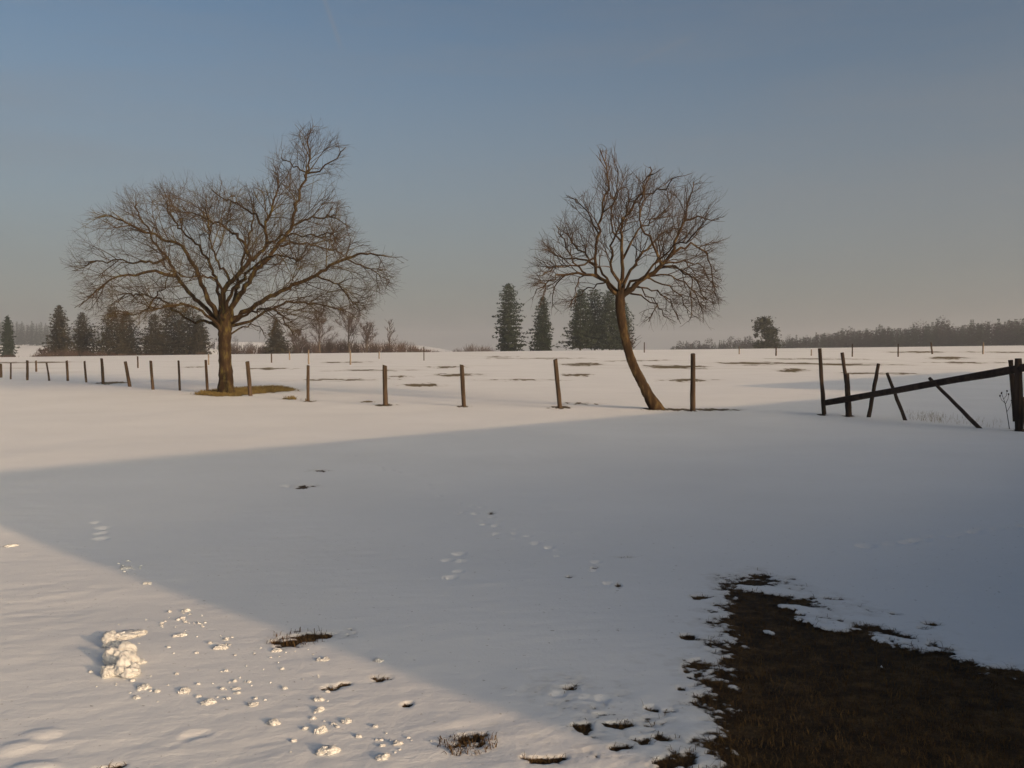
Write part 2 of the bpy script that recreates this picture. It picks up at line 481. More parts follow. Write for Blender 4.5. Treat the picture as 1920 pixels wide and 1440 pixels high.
def make_ground_mat():
    m, nt, b = new_mat('snow_and_turf')
    nd, lk = nt.nodes, nt.links
    at = nd.new('ShaderNodeAttribute'); at.attribute_name = 'bare'
    fine = noise_node(nt, 26, 6, 0.7)
    fs = nd.new('ShaderNodeMath'); fs.operation = 'MULTIPLY_ADD'; fs.inputs[1].default_value = 1.5; fs.inputs[2].default_value = -0.75
    lk.new(fine.outputs[0], fs.inputs[0])
    ad = nd.new('ShaderNodeMath'); ad.operation = 'ADD'; lk.new(at.outputs['Fac'], ad.inputs[0]); lk.new(fs.outputs[0], ad.inputs[1])
    mr = nd.new('ShaderNodeMapRange'); mr.interpolation_type = 'SMOOTHSTEP'
    mr.inputs[1].default_value = -0.12; mr.inputs[2].default_value = 0.22
    lk.new(ad.outputs[0], mr.inputs[0])
    # snow colour: faint off-white mottling, slightly dirtier where thin
    sn = noise_node(nt, 0.35, 5, 0.6)
    sr = ramp(nt, sn.outputs[0], [(0.3, (0.76, 0.755, 0.75)), (0.7, (0.82, 0.815, 0.81))])
    thin = nd.new('ShaderNodeMapRange'); thin.inputs[1].default_value = -0.9; thin.inputs[2].default_value = 0.2; thin.inputs[3].default_value = 0; thin.inputs[4].default_value = 0.35
    lk.new(at.outputs['Fac'], thin.inputs[0])
    mx0 = nd.new('ShaderNodeMix'); mx0.data_type = 'RGBA'; lk.new(thin.outputs[0], mx0.inputs[0]); lk.new(sr.outputs[0], mx0.inputs[6]); mx0.inputs[7].default_value = (0.42, 0.38, 0.32, 1)
    # sparse blown specks of bark and dry grass on the old snow
    dn = noise_node(nt, 38, 2, 0.5)
    dm = nd.new('ShaderNodeMapRange'); dm.inputs[1].default_value = 0.70; dm.inputs[2].default_value = 0.76; dm.inputs[3].default_value = 0; dm.inputs[4].default_value = 0.5
    lk.new(dn.outputs[0], dm.inputs[0])
    mxd = nd.new('ShaderNodeMix'); mxd.data_type = 'RGBA'; lk.new(dm.outputs[0], mxd.inputs[0]); lk.new(mx0.outputs[2], mxd.inputs[6]); mxd.inputs[7].default_value = (0.16, 0.12, 0.08, 1)
    # turf colour
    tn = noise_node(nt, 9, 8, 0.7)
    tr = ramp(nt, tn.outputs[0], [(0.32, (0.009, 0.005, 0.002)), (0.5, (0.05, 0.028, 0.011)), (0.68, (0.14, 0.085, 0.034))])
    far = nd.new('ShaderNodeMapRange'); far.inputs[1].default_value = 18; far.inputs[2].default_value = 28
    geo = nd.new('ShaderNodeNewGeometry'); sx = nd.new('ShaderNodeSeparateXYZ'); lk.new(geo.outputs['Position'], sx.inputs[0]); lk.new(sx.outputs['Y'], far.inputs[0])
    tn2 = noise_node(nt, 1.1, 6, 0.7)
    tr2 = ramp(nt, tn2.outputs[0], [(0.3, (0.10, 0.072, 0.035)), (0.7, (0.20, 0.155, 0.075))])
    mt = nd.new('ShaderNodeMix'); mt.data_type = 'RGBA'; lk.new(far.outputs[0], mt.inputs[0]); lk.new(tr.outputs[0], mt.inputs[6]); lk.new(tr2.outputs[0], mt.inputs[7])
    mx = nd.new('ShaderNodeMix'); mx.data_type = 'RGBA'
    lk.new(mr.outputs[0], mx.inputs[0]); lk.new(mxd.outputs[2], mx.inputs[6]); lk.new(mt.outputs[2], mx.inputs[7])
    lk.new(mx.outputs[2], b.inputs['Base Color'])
    b.inputs['Roughness'].default_value = 0.7
    b.inputs['Specular IOR Level'].default_value = 0.15
    # relief: crusted snow grain, coarse clumps on the turf
    g1 = noise_node(nt, 55, 5, 0.6); g2 = noise_node(nt, 7, 4, 0.5, stretch=(0.5, 1.6, 1))
    b1 = nd.new('ShaderNodeBump'); b1.inputs['Strength'].default_value = 0.3; b1.inputs['Distance'].default_value = 0.009; lk.new(g1.outputs[0], b1.inputs['Height'])
    b2 = nd.new('ShaderNodeBump'); b2.inputs['Strength'].default_value = 0.25; b2.inputs['Distance'].default_value = 0.02; lk.new(g2.outputs[0], b2.inputs['Height']); lk.new(b1.outputs[0], b2.inputs['Normal'])
    g3 = noise_node(nt, 0.9, 4, 0.5, stretch=(0.35, 1.0, 1))
    b3 = nd.new('ShaderNodeBump'); b3.inputs['Strength'].default_value = 0.25; b3.inputs['Distance'].default_value = 0.10; lk.new(g3.outputs[0], b3.inputs['Height']); lk.new(b2.outputs[0], b3.inputs['Normal'])
    g4 = noise_node(nt, 40, 6, 0.75)
    b4 = nd.new('ShaderNodeBump'); b4.inputs['Distance'].default_value = 0.03; lk.new(g4.outputs[0], b4.inputs['Height']); lk.new(b3.outputs[0], b4.inputs['Normal'])
    ms = nd.new('ShaderNodeMath'); ms.operation = 'MULTIPLY'; ms.inputs[1].default_value = 0.9; lk.new(mr.outputs[0], ms.inputs[0]); lk.new(ms.outputs[0], b4.inputs['Strength'])
    lk.new(b4.outputs[0], b.inputs['Normal'])
    return m


M = {}
M['ground'] = make_ground_mat()
M['clod'] = simple_mat('snow_clod', (0.58, 0.58, 0.57), (0.70, 0.70, 0.69), 12, 0.95, bump=0.6, bscale=60)
M['bark_plum'] = simple_mat('bark_plum', (0.014, 0.009, 0.005), (0.045, 0.027, 0.014), 7, 0.9, stretch=(1, 1, .35), bump=0.9, bscale=18, c2=(0.10, 0.078, 0.025))
M['bark_apple'] = simple_mat('bark_apple', (0.014, 0.009, 0.005), (0.048, 0.028, 0.014), 6, 0.9, stretch=(1, 1, .3), bump=1.0, bscale=18, c2=(0.12, 0.082, 0.035))
M['twig_plum'] = simple_mat('twig_plum', (0.028, 0.018, 0.010), (0.066, 0.043, 0.023), 1.3, 0.85, c2=(0.10, 0.078, 0.03))
M['twig_apple'] = simple_mat('twig_apple', (0.03, 0.019, 0.012), (0.09, 0.058, 0.034), 1.5, 0.85)
M['needle'] = simple_mat('spruce_needles', (0.010, 0.016, 0.008), (0.034, 0.044, 0.020), 0.9, 0.8)
M['needle_warm'] = simple_mat('spruce_needles_brownish', (0.016, 0.014, 0.007), (0.048, 0.038, 0.017), 0.8, 0.8)
M['bark_far'] = simple_mat('spruce_bark', (0.05, 0.04, 0.03), (0.10, 0.08, 0.06), 2, 0.9)
M['twig_far'] = simple_mat('bare_twigs_far', (0.04, 0.027, 0.02), (0.09, 0.06, 0.046), 0.6, 0.9)
M['wood_twigs'] = simple_mat('distant_wood_twigs', (0.018, 0.013, 0.011), (0.042, 0.030, 0.025), 0.3, 0.9)
M['pine'] = simple_mat('pine_needles', (0.02, 0.022, 0.012), (0.05, 0.048, 0.024), 1.0, 0.8)
M['wood_old'] = simple_mat('weathered_post', (0.03, 0.021, 0.014), (0.095, 0.064, 0.042), 9, 0.9, stretch=(1, 1, .12), bump=0.7, bscale=30)
M['wood_pale'] = simple_mat('pale_post', (0.14, 0.11, 0.08), (0.24, 0.19, 0.14), 9, 0.9, stretch=(1, 1, .12))
M['wood_dark'] = simple_mat('dark_rail', (0.022, 0.015, 0.011), (0.065, 0.045, 0.034), 9, 0.9, stretch=(1, 1, .15), bump=0.7, bscale=30)
M['grass'] = simple_mat('dead_grass', (0.03, 0.016, 0.007), (0.15, 0.092, 0.036), 14, 0.85)
M['grass_pale'] = simple_mat('pale_dead_grass', (0.16, 0.12, 0.06), (0.32, 0.25, 0.14), 6, 0.85)
M['wall'] = simple_mat('house_boards', (0.10, 0.07, 0.045), (0.16, 0.115, 0.075), 5, 0.85, stretch=(1, 1, .1), bump=.4)
M['roof'] = simple_mat('roof_tiles', (0.11, 0.05, 0.035), (0.17, 0.08, 0.055), 8, 0.8, bump=.5, bscale=12)
M['glass'] = simple_mat('window_glass', (0.02, 0.025, 0.03), (0.03, 0.035, 0.04), 1, 0.1)
M['frame'] = simple_mat('window_frame', (0.5, 0.48, 0.44), (0.6, 0.58, 0.54), 4, 0.6)

ground = mesh_obj('ground', Vt, [quads, tri], M['ground'], smooth=True)
tag(ground, kind='structure')
at_ = ground.data.attributes.new('bare', 'FLOAT', 'POINT')
at_.data.foreach_set('value', np.concatenate([np.clip(B, -1.5, 1.5), [-1.5]]).astype(np.float32))

# ------------------------------------------------------------------ tubes


def tubes(polys, sides, rough=0.0, rng=None, cap=True):
    """polys: list of (points (n,3), radii (n)). Returns V, faces; grouped by point count for speed."""
    Vs, Qs, Ts = [], [], []
    off = 0
    groups = {}
    for P, r in polys:
        groups.setdefault(len(P), []).append((P, r))
    for n, lst in groups.items():
        P = np.array([p for p, _ in lst], float)        # m,n,3
        r = np.array([q for _, q in lst], float)        # m,n
        m = len(lst)
        T = np.empty_like(P)
        T[:, 1:-1] = P[:, 2:] - P[:, :-2]; T[:, 0] = P[:, 1] - P[:, 0]; T[:, -1] = P[:, -1] - P[:, -2]
        T /= np.linalg.norm(T, axis=2, keepdims=True) + 1e-9
        mean = T.mean(1)
        ref = np.where((np.abs(mean[:, 2:3]) > 0.8), np.array([[1., 0, 0]]), np.array([[0, 0, 1.]]))
        A = np.cross(T, ref[:, None, :]); A /= np.linalg.norm(A, axis=2, keepdims=True) + 1e-9
        Bv = np.cross(T, A)
        th = np.linspace(0, 2 * np.pi, sides, endpoint=False)
        rad = r[:, :, None] * np.ones(sides)[None, None, :]
        if rough:
            g = np.random.default_rng(3 if rng is None else rng)
            lob = g.uniform(-1, 1, (m, 1, sides)) * 0.6 + g.uniform(-1, 1, (m, n, sides)) * 0.6
            rad = rad * (1 + rough * lob)
        V = P[:, :, None, :] + rad[..., None] * (np.cos(th)[None, None, :, None] * A[:, :, None, :] + np.sin(th)[None, None, :, None] * Bv[:, :, None, :])
        V = V.reshape(m, n * sides, 3)
        j = np.arange(n - 1)[:, None] * sides; k = np.arange(sides)[None, :]
        q = np.stack([j + k, j + (k + 1) % sides, j + sides + (k + 1) % sides, j + sides + k], -1).reshape(-1, 4)
        Q = (q[None] + (np.arange(m) * n * sides)[:, None, None]).reshape(-1, 4) + off
        Vs.append(V.reshape(-1, 3)); Qs.append(Q)
        base = off
        off += m * n * sides
        if cap:
            C = np.concatenate([P[:, 0], P[:, -1]]); Vs.append(C)
            kk = np.arange(sides)
            for e, (ci0, ring) in enumerate(((off, 0), (off + m, (n - 1) * sides))):
                for_m = np.arange(m)
                a = base + for_m[:, None] * n * sides + ring + kk[None]
                b_ = base + for_m[:, None] * n * sides + ring + ((kk + 1) % sides)[None]
                cc = np.repeat((ci0 + for_m)[:, None], sides, 1)
                t = np.stack([a, b_, cc], -1).reshape(-1, 3)
                if e == 0: t = t[:, ::-1]
                Ts.append(t)
            off += 2 * m
    V = np.concatenate(Vs)
    faces = [np.concatenate(Qs)]
    if Ts: faces.append(np.concatenate(Ts))
    return V, faces


def smooth_line(P, Rr, step):
    """Catmull-Rom resample of control points."""
    P = np.array(P, float); Rr = np.array(Rr, float)
    out, ro = [], []
    n = len(P)
    for i in range(n - 1):
        p0 = P[max(i - 1, 0)]; p1 = P[i]; p2 = P[i + 1]; p3 = P[min(i + 2, n - 1)]
        L = np.linalg.norm(p2 - p1); k = max(1, int(math.ceil(L / step)))
        for j in range(k):
            t = j / k
            out.append(0.5 * ((2 * p1) + (-p0 + p2) * t + (2 * p0 - 5 * p1 + 4 * p2 - p3) * t * t + (-p0 + 3 * p1 - 3 * p2 + p3) * t ** 3))
            ro.append(Rr[i] * (1 - t) + Rr[i + 1] * t)
    out.append(P[-1]); ro.append(Rr[-1])
    return np.array(out), np.array(ro)

# ------------------------------------------------------------------ fruit trees


class Fruit:
    def __init__(self, d0, env, depth_r, seed, cx, cz):
        self.d0 = d0; self.rng = random.Random(seed)
        self.depth_r = depth_r
        self.env = np.array(env, float)
        xs = self.env[:, 0]; ys = self.env[:, 1]
        self.x0 = xs.min() - 60; self.y0 = ys.min() - 60
        gx, gy = np.meshgrid(np.arange(self.x0, xs.max() + 60, 3.0), np.arange(self.y0, ys.max() + 60, 3.0))
        self.grid = poly_sd(gx, gy, self.env)
        self.center = self.p3(cx, cz, 0)
        self.twigs = {0: [], 1: [], 2: [], 3: []}

    def p3(self, px, py, off):
        d = pix_dir(px, py); t = (self.d0 + off) / d.y
        return np.array([d.x * t, d.y * t, CAMZ + d.z * t])

    def sd(self, p):
        t = p[1]
        u = p[0] / t; vz = (p[2] - CAMZ) / t
        # invert pitch
        v = (vz * math.cos(PITCH) + math.sin(PITCH)) / (math.cos(PITCH) - vz * math.sin(PITCH))
        k = 1 / (math.cos(PITCH) + v * math.sin(PITCH)) if True else 1
        px = 960 + u * F / k if False else 960 + u * (math.cos(PITCH) + v * math.sin(PITCH)) * F
        py = 720 - v * F
        ix = int((px - self.x0) / 3); iy = int((py - self.y0) / 3)
        if ix < 0 or iy < 0 or iy >= self.grid.shape[0] or ix >= self.grid.shape[1]:
            return -50
        return self.grid[iy, ix]

    def grow(self, p, d, length, r, level, up, wander, droop=0.0):
        g = self.rng
        nseg = (7, 6, 5, 3)[level]
        step = length / nseg
        pts = [p.copy()]; rad = [r]
        margin = g.uniform(-24, 14) if level >= 2 else g.uniform(-8, 34)
        d = d / np.linalg.norm(d)
        dirs = [d]
        for i in range(nseg):
            w = np.array([g.gauss(0, wander), g.gauss(0, wander), g.gauss(0, wander) + up - droop * (i / nseg)])
            d = d + w; d = d / np.linalg.norm(d)
            q = pts[-1] + d * step
            if self.sd(q) < margin or abs(q[1] - self.d0) > self.depth_r * (1.0 + 0.1 * g.random()):
                if i < 1: return
                break
            pts.append(q); dirs.append(d)
            rad.append(r * (1 - 0.72 * (i + 1) / nseg))
        if len(pts) < 3 and level < 3: return
        self.twigs[level].append((np.array(pts), np.array(rad)))
        if level >= 3: return
        self.spawn(pts, dirs, rad, length, level + 1)

    def spawn(self, pts, dirs, rad, length, level, start=0.15):
        g = self.rng
        cfg = self.cfg[level]
        n_per_m, lmin, lmax, rr_, up, wander, amin, amax = cfg
        n = max(1, int(length * n_per_m * g.uniform(.8, 1.2)))
        m = len(pts) - 1
        for _ in range(n):
            t = start + (1 - start) * g.random() ** 0.85
            f = t * m; k = min(int(f), m - 1); f -= k
            p = pts[k] * (1 - f) + pts[k + 1] * f
            d = dirs[min(k + 1, len(dirs) - 1)]
            a = R(g.uniform(amin, amax))
            rv = np.array([g.gauss(0, 1), g.gauss(0, 1), g.gauss(0, 1)])
            perp = rv - d * rv.dot(d); perp /= np.linalg.norm(perp) + 1e-9
            out = p - self.center; out /= np.linalg.norm(out) + 1e-9
            perp = perp + out * self.outward + np.array([0, 0, self.rise if level == 1 else self.rise * .5])
            perp /= np.linalg.norm(perp) + 1e-9
            nd_ = d * math.cos(a) + perp * math.sin(a)
            L = g.uniform(lmin, lmax) * (1.15 - 0.45 * t)
            r = rr_ * g.uniform(.75, 1.2)
            rp = rad[k]
            r = min(r, rp * 0.8)
            self.grow(p, nd_, L, r, level, up, wander, self.droop_fn(p))

    def limb(self, pix, offs, w0, w1, step=0.22, start=0.25, wob=0.036):
        """traced limb: pixels, depth offsets at the two ends, pixel widths."""
        n = len(pix)
        P, Rd = [], []
        o0, o1 = offs
        for i, (a, b) in enumerate(pix):
            t = i / (n - 1)
            o = o0 + (o1 - o0) * t ** 1.3
            P.append(self.p3(a, b, o))
            Rd.append(0.5 * 0.78 * (w0 + (w1 - w0) * t ** 0.7) * (self.d0 + o) / F)
        P, Rd = smooth_line(P, Rd, step)
        g = self.rng
        for i in range(2, len(P)):
            P[i] += np.array([g.gauss(0, wob), g.gauss(0, wob), g.gauss(0, wob)])
        dirs = [P[min(i + 1, len(P) - 1)] - P[max(i - 1, 0)] for i in range(len(P))]
        dirs = [d / (np.linalg.norm(d) + 1e-9) for d in dirs]
        L = float(np.sum(np.linalg.norm(P[1:] - P[:-1], axis=1)))
        pts = [p for p in P]
        self.spawn(pts, dirs, list(Rd), L, 0 if L > 2.0 else 1, start)
        if L > 2.0: self.spawn(pts, dirs, list(Rd), L * 0.6, 1, start)
        self.spawn(pts, dirs, list(Rd), L * 0.5, 2, start)
        # the limb's end breaks up into a spray of twigs
        for _ in range(4):
            rv = np.array([g.gauss(0, .35), g.gauss(0, .35), g.gauss(0, .35)])
            self.grow(P[-1], dirs[-1] + rv, g.uniform(.5, 1.1) * self.tipL, Rd[-1] * .7, 1, 0.02, 0.12, 0)
        return P, Rd


def build_fruit(tree, name, base, trunk, limbs, mats, label, cat, sides_trunk=16):
    root = empty(name, base)
    inv = np.array(base)
    V, Fc = tubes([trunk], sides_trunk, 0.14, 5)
    # root flare and bark ridges
    mesh_obj('trunk', V - inv, Fc, mats[0], root, smooth=True)
    for args in limbs:
        P, Rd = tree.limb(*args)
        V, Fc = tubes([(P, Rd)], 8, 0.12, 7)
        mesh_obj('limb', V - inv, Fc, mats[0], root, smooth=True)
    Vs, Qs, Ts = [], [], []; off = 0
    for lv, sd_ in ((0, 5), (1, 4), (2, 3), (3, 3)):
        if not tree.twigs[lv]: continue
        V, Fc = tubes(tree.twigs[lv], sd_, 0, cap=False)
        Vs.append(V); Qs.append(Fc[0] + off); off += len(V)
    mesh_obj('crown', np.concatenate(Vs) - inv, [np.concatenate(Qs)], mats[1], root, smooth=True)
    tag(root, label, cat)
    return root


# --- left tree: wide spreading
gL = GP(423, 738)
ENV_L = [(125, 480), (135, 430), (185, 385), (235, 348), (300, 338), (350, 325), (400, 338), (440, 348), (488, 345), (498, 300), (515, 268), (560, 225), (600, 232),
         (655, 262), (655, 300), (628, 345), (645, 380), (660, 430), (700, 468), (748, 482), (742, 530), (715, 562), (690, 592), (650, 605), (600, 612), (565, 645), (500, 635),
         (440, 612), (380, 612), (340, 598), (270, 608), (200, 610), (150, 596), (128, 545)]
tl = Fruit(gL.y, ENV_L, 4.6, 11, 420, 560)
tl.outward = 0.4; tl.rise = 0.12; tl.tipL = 1.0
tl.droop_fn = lambda p: 0.0 if p[2] > 3.6 else 0.08
#           n/m  lmin lmax  r     up    wander amin amax
tl.cfg = {0: (2.2, 0.9, 2.2, .019, .0, .12, 35, 75),
          1: (3.6, 0.6, 1.5, .0115, .0, .12, 35, 80),
          2: (4.8, 0.35, 1.15, .0072, .01, .09, 30, 75),
          3: (5.0, 0.2, 0.65, .0050, .01, .09, 25, 65)}
base = Vector((gL.x, gL.y, gL.z - 0.05))
p3 = tl.p3
trunkP, trunkR = smooth_line([np.array(base) + [0, 0, -0.15], np.array(base) + [0, 0, .08], p3(423, 715, 0), p3(422, 683, 0), p3(421, 650, 0), p3(421, 622, 0), p3(421, 600, 0), p3(420, 580, 0)],
                             [.36, .29, .235, .21, .20, .215, .25, .13], 0.12)
LIMBS_L = [
    ([(424, 622), (440, 597), (475, 575), (527, 546), (591, 516), (624, 496), (660, 482), (696, 478), (722, 480)], (0, -1.0), 17, 3),
    ([(591, 516), (632, 534), (652, 554), (680, 583)], (-.5, -1.6), 5, 2),
    ([(650, 486), (696, 506), (728, 530)], (-.8, .8), 4, 2),
    ([(424, 618), (434, 579), (462, 538), (479, 506), (519, 466), (543, 430), (553, 393), (563, 357), (575, 325), (581, 293), (575, 255)], (.2, 1.0), 17, 3),
    ([(576, 325), (603, 317), (628, 297), (648, 275)], (.8, .2), 5, 2),
    ([(576, 325), (551, 309), (525, 296)], (.8, 1.6), 4, 2),
    ([(420, 615), (419, 587), (418, 550), (442, 518), (475, 482), (499, 458), (497, 426), (507, 393), (521, 357)], (-.1, -1.2), 18, 4),
    ([(470, 486), (454, 450), (422, 426), (390, 413), (358, 398)], (-.5, 1.4), 9, 3),
    ([(415, 618), (406, 587), (390, 558), (374, 522), (358, 486), (338, 462), (301, 446), (269, 434), (233, 418), (200, 402)], (0, -.8), 16, 3),
    ([(415, 620), (398, 591), (366, 562), (342, 534), (326, 510), (313, 482), (290, 455), (270, 420), (255, 385)], (.1, 2.4), 14, 3),
    ([(332, 518), (289, 510), (253, 514), (217, 518), (180, 546), (155, 566)], (.8, -.4), 9, 2.5),
    ([(313, 484), (280, 492), (249, 490), (201, 488), (155, 496)], (1.3, 1.9), 7, 2.5),
    ([(418, 625), (402, 606), (378, 584), (342, 571), (301, 577), (273, 581), (245, 592)], (-.1, -1.9), 10, 2.5),
    ([(276, 581), (293, 554), (310, 538), (322, 505)], (-1.7, -2.4), 4.5, 2),
    ([(430, 526), (424, 510), (408, 494), (396, 455), (392, 425), (384, 385)], (-.3, -2.6), 7, 2.5),
    ([(420, 550), (405, 525), (382, 516), (350, 520), (310, 500)], (-.2, -2.9), 7, 2.5),
    ([(436, 606), (470, 586), (503, 579), (527, 591), (547, 627)], (-.1, -2.4), 7, 2.5),
    ([(428, 630), (455, 612), (480, 610), (500, 630)], (0, 1.4), 5, 2),
    ([(497, 430), (478, 405), (454, 389), (425, 375), (400, 356)], (-.8, .6), 7, 2.5),
    ([(545, 425), (580, 410), (612, 405), (640, 415)], (.6, -.8), 6, 2.5),
    ([(525, 462), (565, 455), (600, 462), (635, 470)], (.5, 2.2), 6, 2.5),
    ([(500, 456), (540, 440), (585, 440), (625, 440)], (-.9, -2.6), 6, 2.5),
    ([(419, 600), (430, 560), (455, 520), (490, 490), (530, 480), (560, 490)], (-.2, -3.0), 11, 3),
    ([(418, 600), (410, 560), (405, 520), (375, 470), (330, 420), (310, 380)], (.2, 3.2), 11, 3),
    ([(422, 600), (440, 560), (450, 500), (470, 440), (475, 390)], (.2, 3.4), 11, 3),
    ([(410, 615), (385, 600), (350, 600), (300, 560), (240, 550)], (.2, 3.0), 9, 3),
    ([(430, 612), (470, 600), (530, 570), (590, 570), (640, 580)], (.2, 3.0), 9, 3),
]
fruit_left = build_fruit(tl, 'fruit_tree', base, (trunkP, trunkR), LIMBS_L, (M['bark_plum'], M['twig_plum']),
                         'wide spreading bare fruit tree with straight thick trunk on brown grass at the fence', 'tree')

# --- right tree: leaning, bent trunk
gR = GP(1226, 767)
ENV_R = [(985, 540), (995, 490), (1008, 452), (1040, 420), (1062, 370), (1098, 350), (1112, 300), (1126, 272), (1160, 285), (1178, 315), (1215, 318), (1228, 298), (1255, 325),
         (1310, 328), (1345, 348), (1348, 400), (1366, 425), (1352, 500), (1350, 560), (1336, 600), (1290, 600), (1235, 608), (1195, 592), (1150, 560), (1090, 562), (1060, 585), (1010, 585)]
tr_ = Fruit(gR.y, ENV_R, 2.7, 23, 1160, 520)
tr_.outward = 0.5; tr_.rise = 0.3; tr_.tipL = 0.6
tr_.droop_fn = lambda p: 0.26 if (p[0] > 3.6 and p[2] < 3.7) else (0.12 if p[2] < 3.2 else 0.0)
tr_.cfg = {0: (2.9, 0.6, 1.5, .0145, .02, .14, 35, 80),
           1: (4.9, 0.35, 1.05, .0088, .03, .15, 35, 80),
           2: (6.2, 0.2, 0.66, .0058, .03, .15, 28, 75),
           3: (6.2, 0.12, 0.36, .0043, .02, .13, 25, 65)}
base = Vector((gR.x, gR.y, gR.z - 0.05))
p3 = tr_.p3
trunkP, trunkR = smooth_line([p3(1236, 777, 0), p3(1229, 764, 0), p3(1216, 742, 0), p3(1202, 714, 0), p3(1186, 682, 0), p3(1176, 650, 0), p3(1168, 615, 0), p3(1163, 580, 0), p3(1163, 556, 0), p3(1166, 540, 0)],
                             [.22, .175, .145, .128, .118, .115, .118, .125, .125, .075], 0.10)
LIMBS_R = [
    ([(1165, 556), (1180, 542), (1211, 520), (1238, 501), (1258, 478), (1270, 440), (1284, 415), (1308, 407), (1335, 412)], (0, -.5), 17, 2.5),
    ([(1256, 482), (1275, 464), (1296, 458), (1319, 469), (1333, 500), (1338, 535)], (-.2, .8), 8, 2),
    ([(1240, 500), (1262, 500), (1284, 508), (1312, 536), (1326, 571)], (-.1, -1.2), 6, 2),
    ([(1240, 496), (1226, 458), (1203, 427), (1199, 395), (1207, 357), (1215, 330)], (-.2, -1.3), 7, 2),
    ([(1284, 415), (1290, 376), (1302, 341)], (-.2, .3), 5, 2),
    ([(1164, 560), (1166, 536), (1168, 489), (1167, 458), (1166, 434), (1176, 403), (1195, 368), (1211, 341), (1226, 312)], (0, .5), 12, 2.5),
    ([(1168, 485), (1187, 450), (1205, 425), (1240, 400), (1262, 370)], (.2, 1.5), 6, 2),
    ([(1162, 560), (1150, 542), (1135, 528), (1117, 512), (1113, 481), (1125, 434), (1129, 396), (1137, 353), (1135, 310), (1128, 285)], (0, .3), 12, 2.5),
    ([(1130, 524), (1098, 512), (1059, 516), (1028, 528), (1003, 547)], (.1, -.9), 9, 2),
    ([(1114, 495), (1085, 484), (1050, 482), (1022, 462)], (.1, .9), 6, 2),
    ([(1098, 513), (1074, 493), (1058, 450), (1045, 428)], (0, -1.5), 5, 2),
    ([(1124, 440), (1105, 410), (1088, 385), (1075, 372)], (.1, 1.0), 4.5, 2),
    ([(1176, 548), (1211, 560), (1235, 575), (1245, 596)], (0, -1.0), 5, 2),
    ([(1212, 520), (1240, 530), (1270, 550), (1290, 585)], (-.1, .9), 5, 2),
    ([(1166, 455), (1148, 425), (1150, 390), (1165, 350)], (.2, -1.3), 5, 2),
    ([(1164, 550), (1150, 505), (1150, 460), (1165, 420), (1180, 375)], (0, -1.9), 9, 2.5),
    ([(1165, 550), (1185, 505), (1215, 465), (1240, 440), (1270, 430)], (0, 2.0), 9, 2.5),
    ([(1160, 552), (1140, 520), (1110, 490), (1080, 460), (1065, 440)], (0, 1.9), 8, 2.5),
    ([(1168, 548), (1200, 520), (1245, 480), (1285, 450), (1310, 430)], (0, -1.9), 8, 2.5),
    ([(1139, 528), (1120, 535), (1095, 545), (1070, 560)], (0, 1.0), 4.5, 2),
    ([(1212, 520), (1248, 514), (1285, 530), (1310, 560), (1320, 595)], (0, .6), 5, 2),
    ([(1190, 538), (1225, 543), (1255, 562), (1268, 598)], (0, 1.2), 4.5, 2),
    ([(1246, 494), (1282, 488), (1318, 508), (1342, 552)], (-.1, 1.3), 5, 2),
    ([(1192, 535), (1216, 548), (1224, 575), (1220, 602)], (0, .3), 4, 2),
    ([(1262, 500), (1290, 515), (1298, 550), (1296, 596)], (-.1, -.4), 4, 2),
    ([(1060, 516), (1044, 532), (1036, 565)], (.1, .5), 4, 2),
    ([(1098, 512), (1084, 532), (1076, 562)], (.1, -.6), 4, 2),
    ([(1113, 484), (1080, 500), (1040, 505), (1012, 520)], (.1, -1.2), 5, 2),
    ([(1128, 400), (1150, 380), (1160, 345), (1158, 305)], (.1, -.8), 4.5, 2),
    ([(1196, 366), (1225, 360), (1255, 345), (1275, 330)], (.2, -.8), 4.5, 2),
]
fruit_right = build_fruit(tr_, 'fruit_tree', base, (trunkP, trunkR), LIMBS_R, (M['bark_apple'], M['twig_apple']),
                          'bare fruit tree with bent leaning trunk and dense twiggy crown, by the fence', 'tree')
# water shoots on the lee side of the leaning trunk
sh = []
g = random.Random(9)
for _ in range(26):
    py_ = g.uniform(600, 665)
    c = p3(np.interp(py_, [600, 665], [1168, 1180]), py_, g.uniform(-.05, .05))
    d = np.array([g.uniform(.5, 1), g.uniform(-.5, .5), g.uniform(.2, .9)])
    L = g.uniform(.12, .4)
    sh.append((np.array([c, c + d * L * .5, c + d * L + np.array([0, 0, .05])]), np.array([.006, .005, .003])))
V, Fc = tubes(sh, 3, cap=False)
mesh_obj('shoots', V - np.array(base), Fc, M['twig_apple'], fruit_right)

# ------------------------------------------------------------------ posts


def post_mesh(h, r, lean=(0, 0), seed=0, bend=0.012, top_cut=0.3, sides=9, sink=0.35, taper=0.88):
    g = random.Random(seed)
    n = 8
    P = []; Rr = []
    bx, by = g.uniform(-bend, bend), g.uniform(-bend, bend)
    for i in range(n):
        t = i / (n - 1)
        z = -sink + (h + sink) * t
        f = z / h
        P.append([lean[0] * f + bx * math.sin(t * 3), lean[1] * f + by * math.sin(t * 3), z])
        Rr.append(r * (1 - (1 - taper) * t) * g.uniform(.94, 1.06))
    V, Fc = tubes([(np.array(P), np.array(Rr))], sides, 0.10, seed + 1)
    # slanted sawn top
    a = g.uniform(0, 6.28)
    ring = np.arange((n - 1) * sides, n * sides)
    cx, cy = P[-1][0], P[-1][1]
    for i in list(ring) + [len(V) - 1]:
        V[i, 2] += top_cut * ((V[i, 0] - cx) * math.cos(a) + (V[i, 1] - cy) * math.sin(a))
    return V, Fc


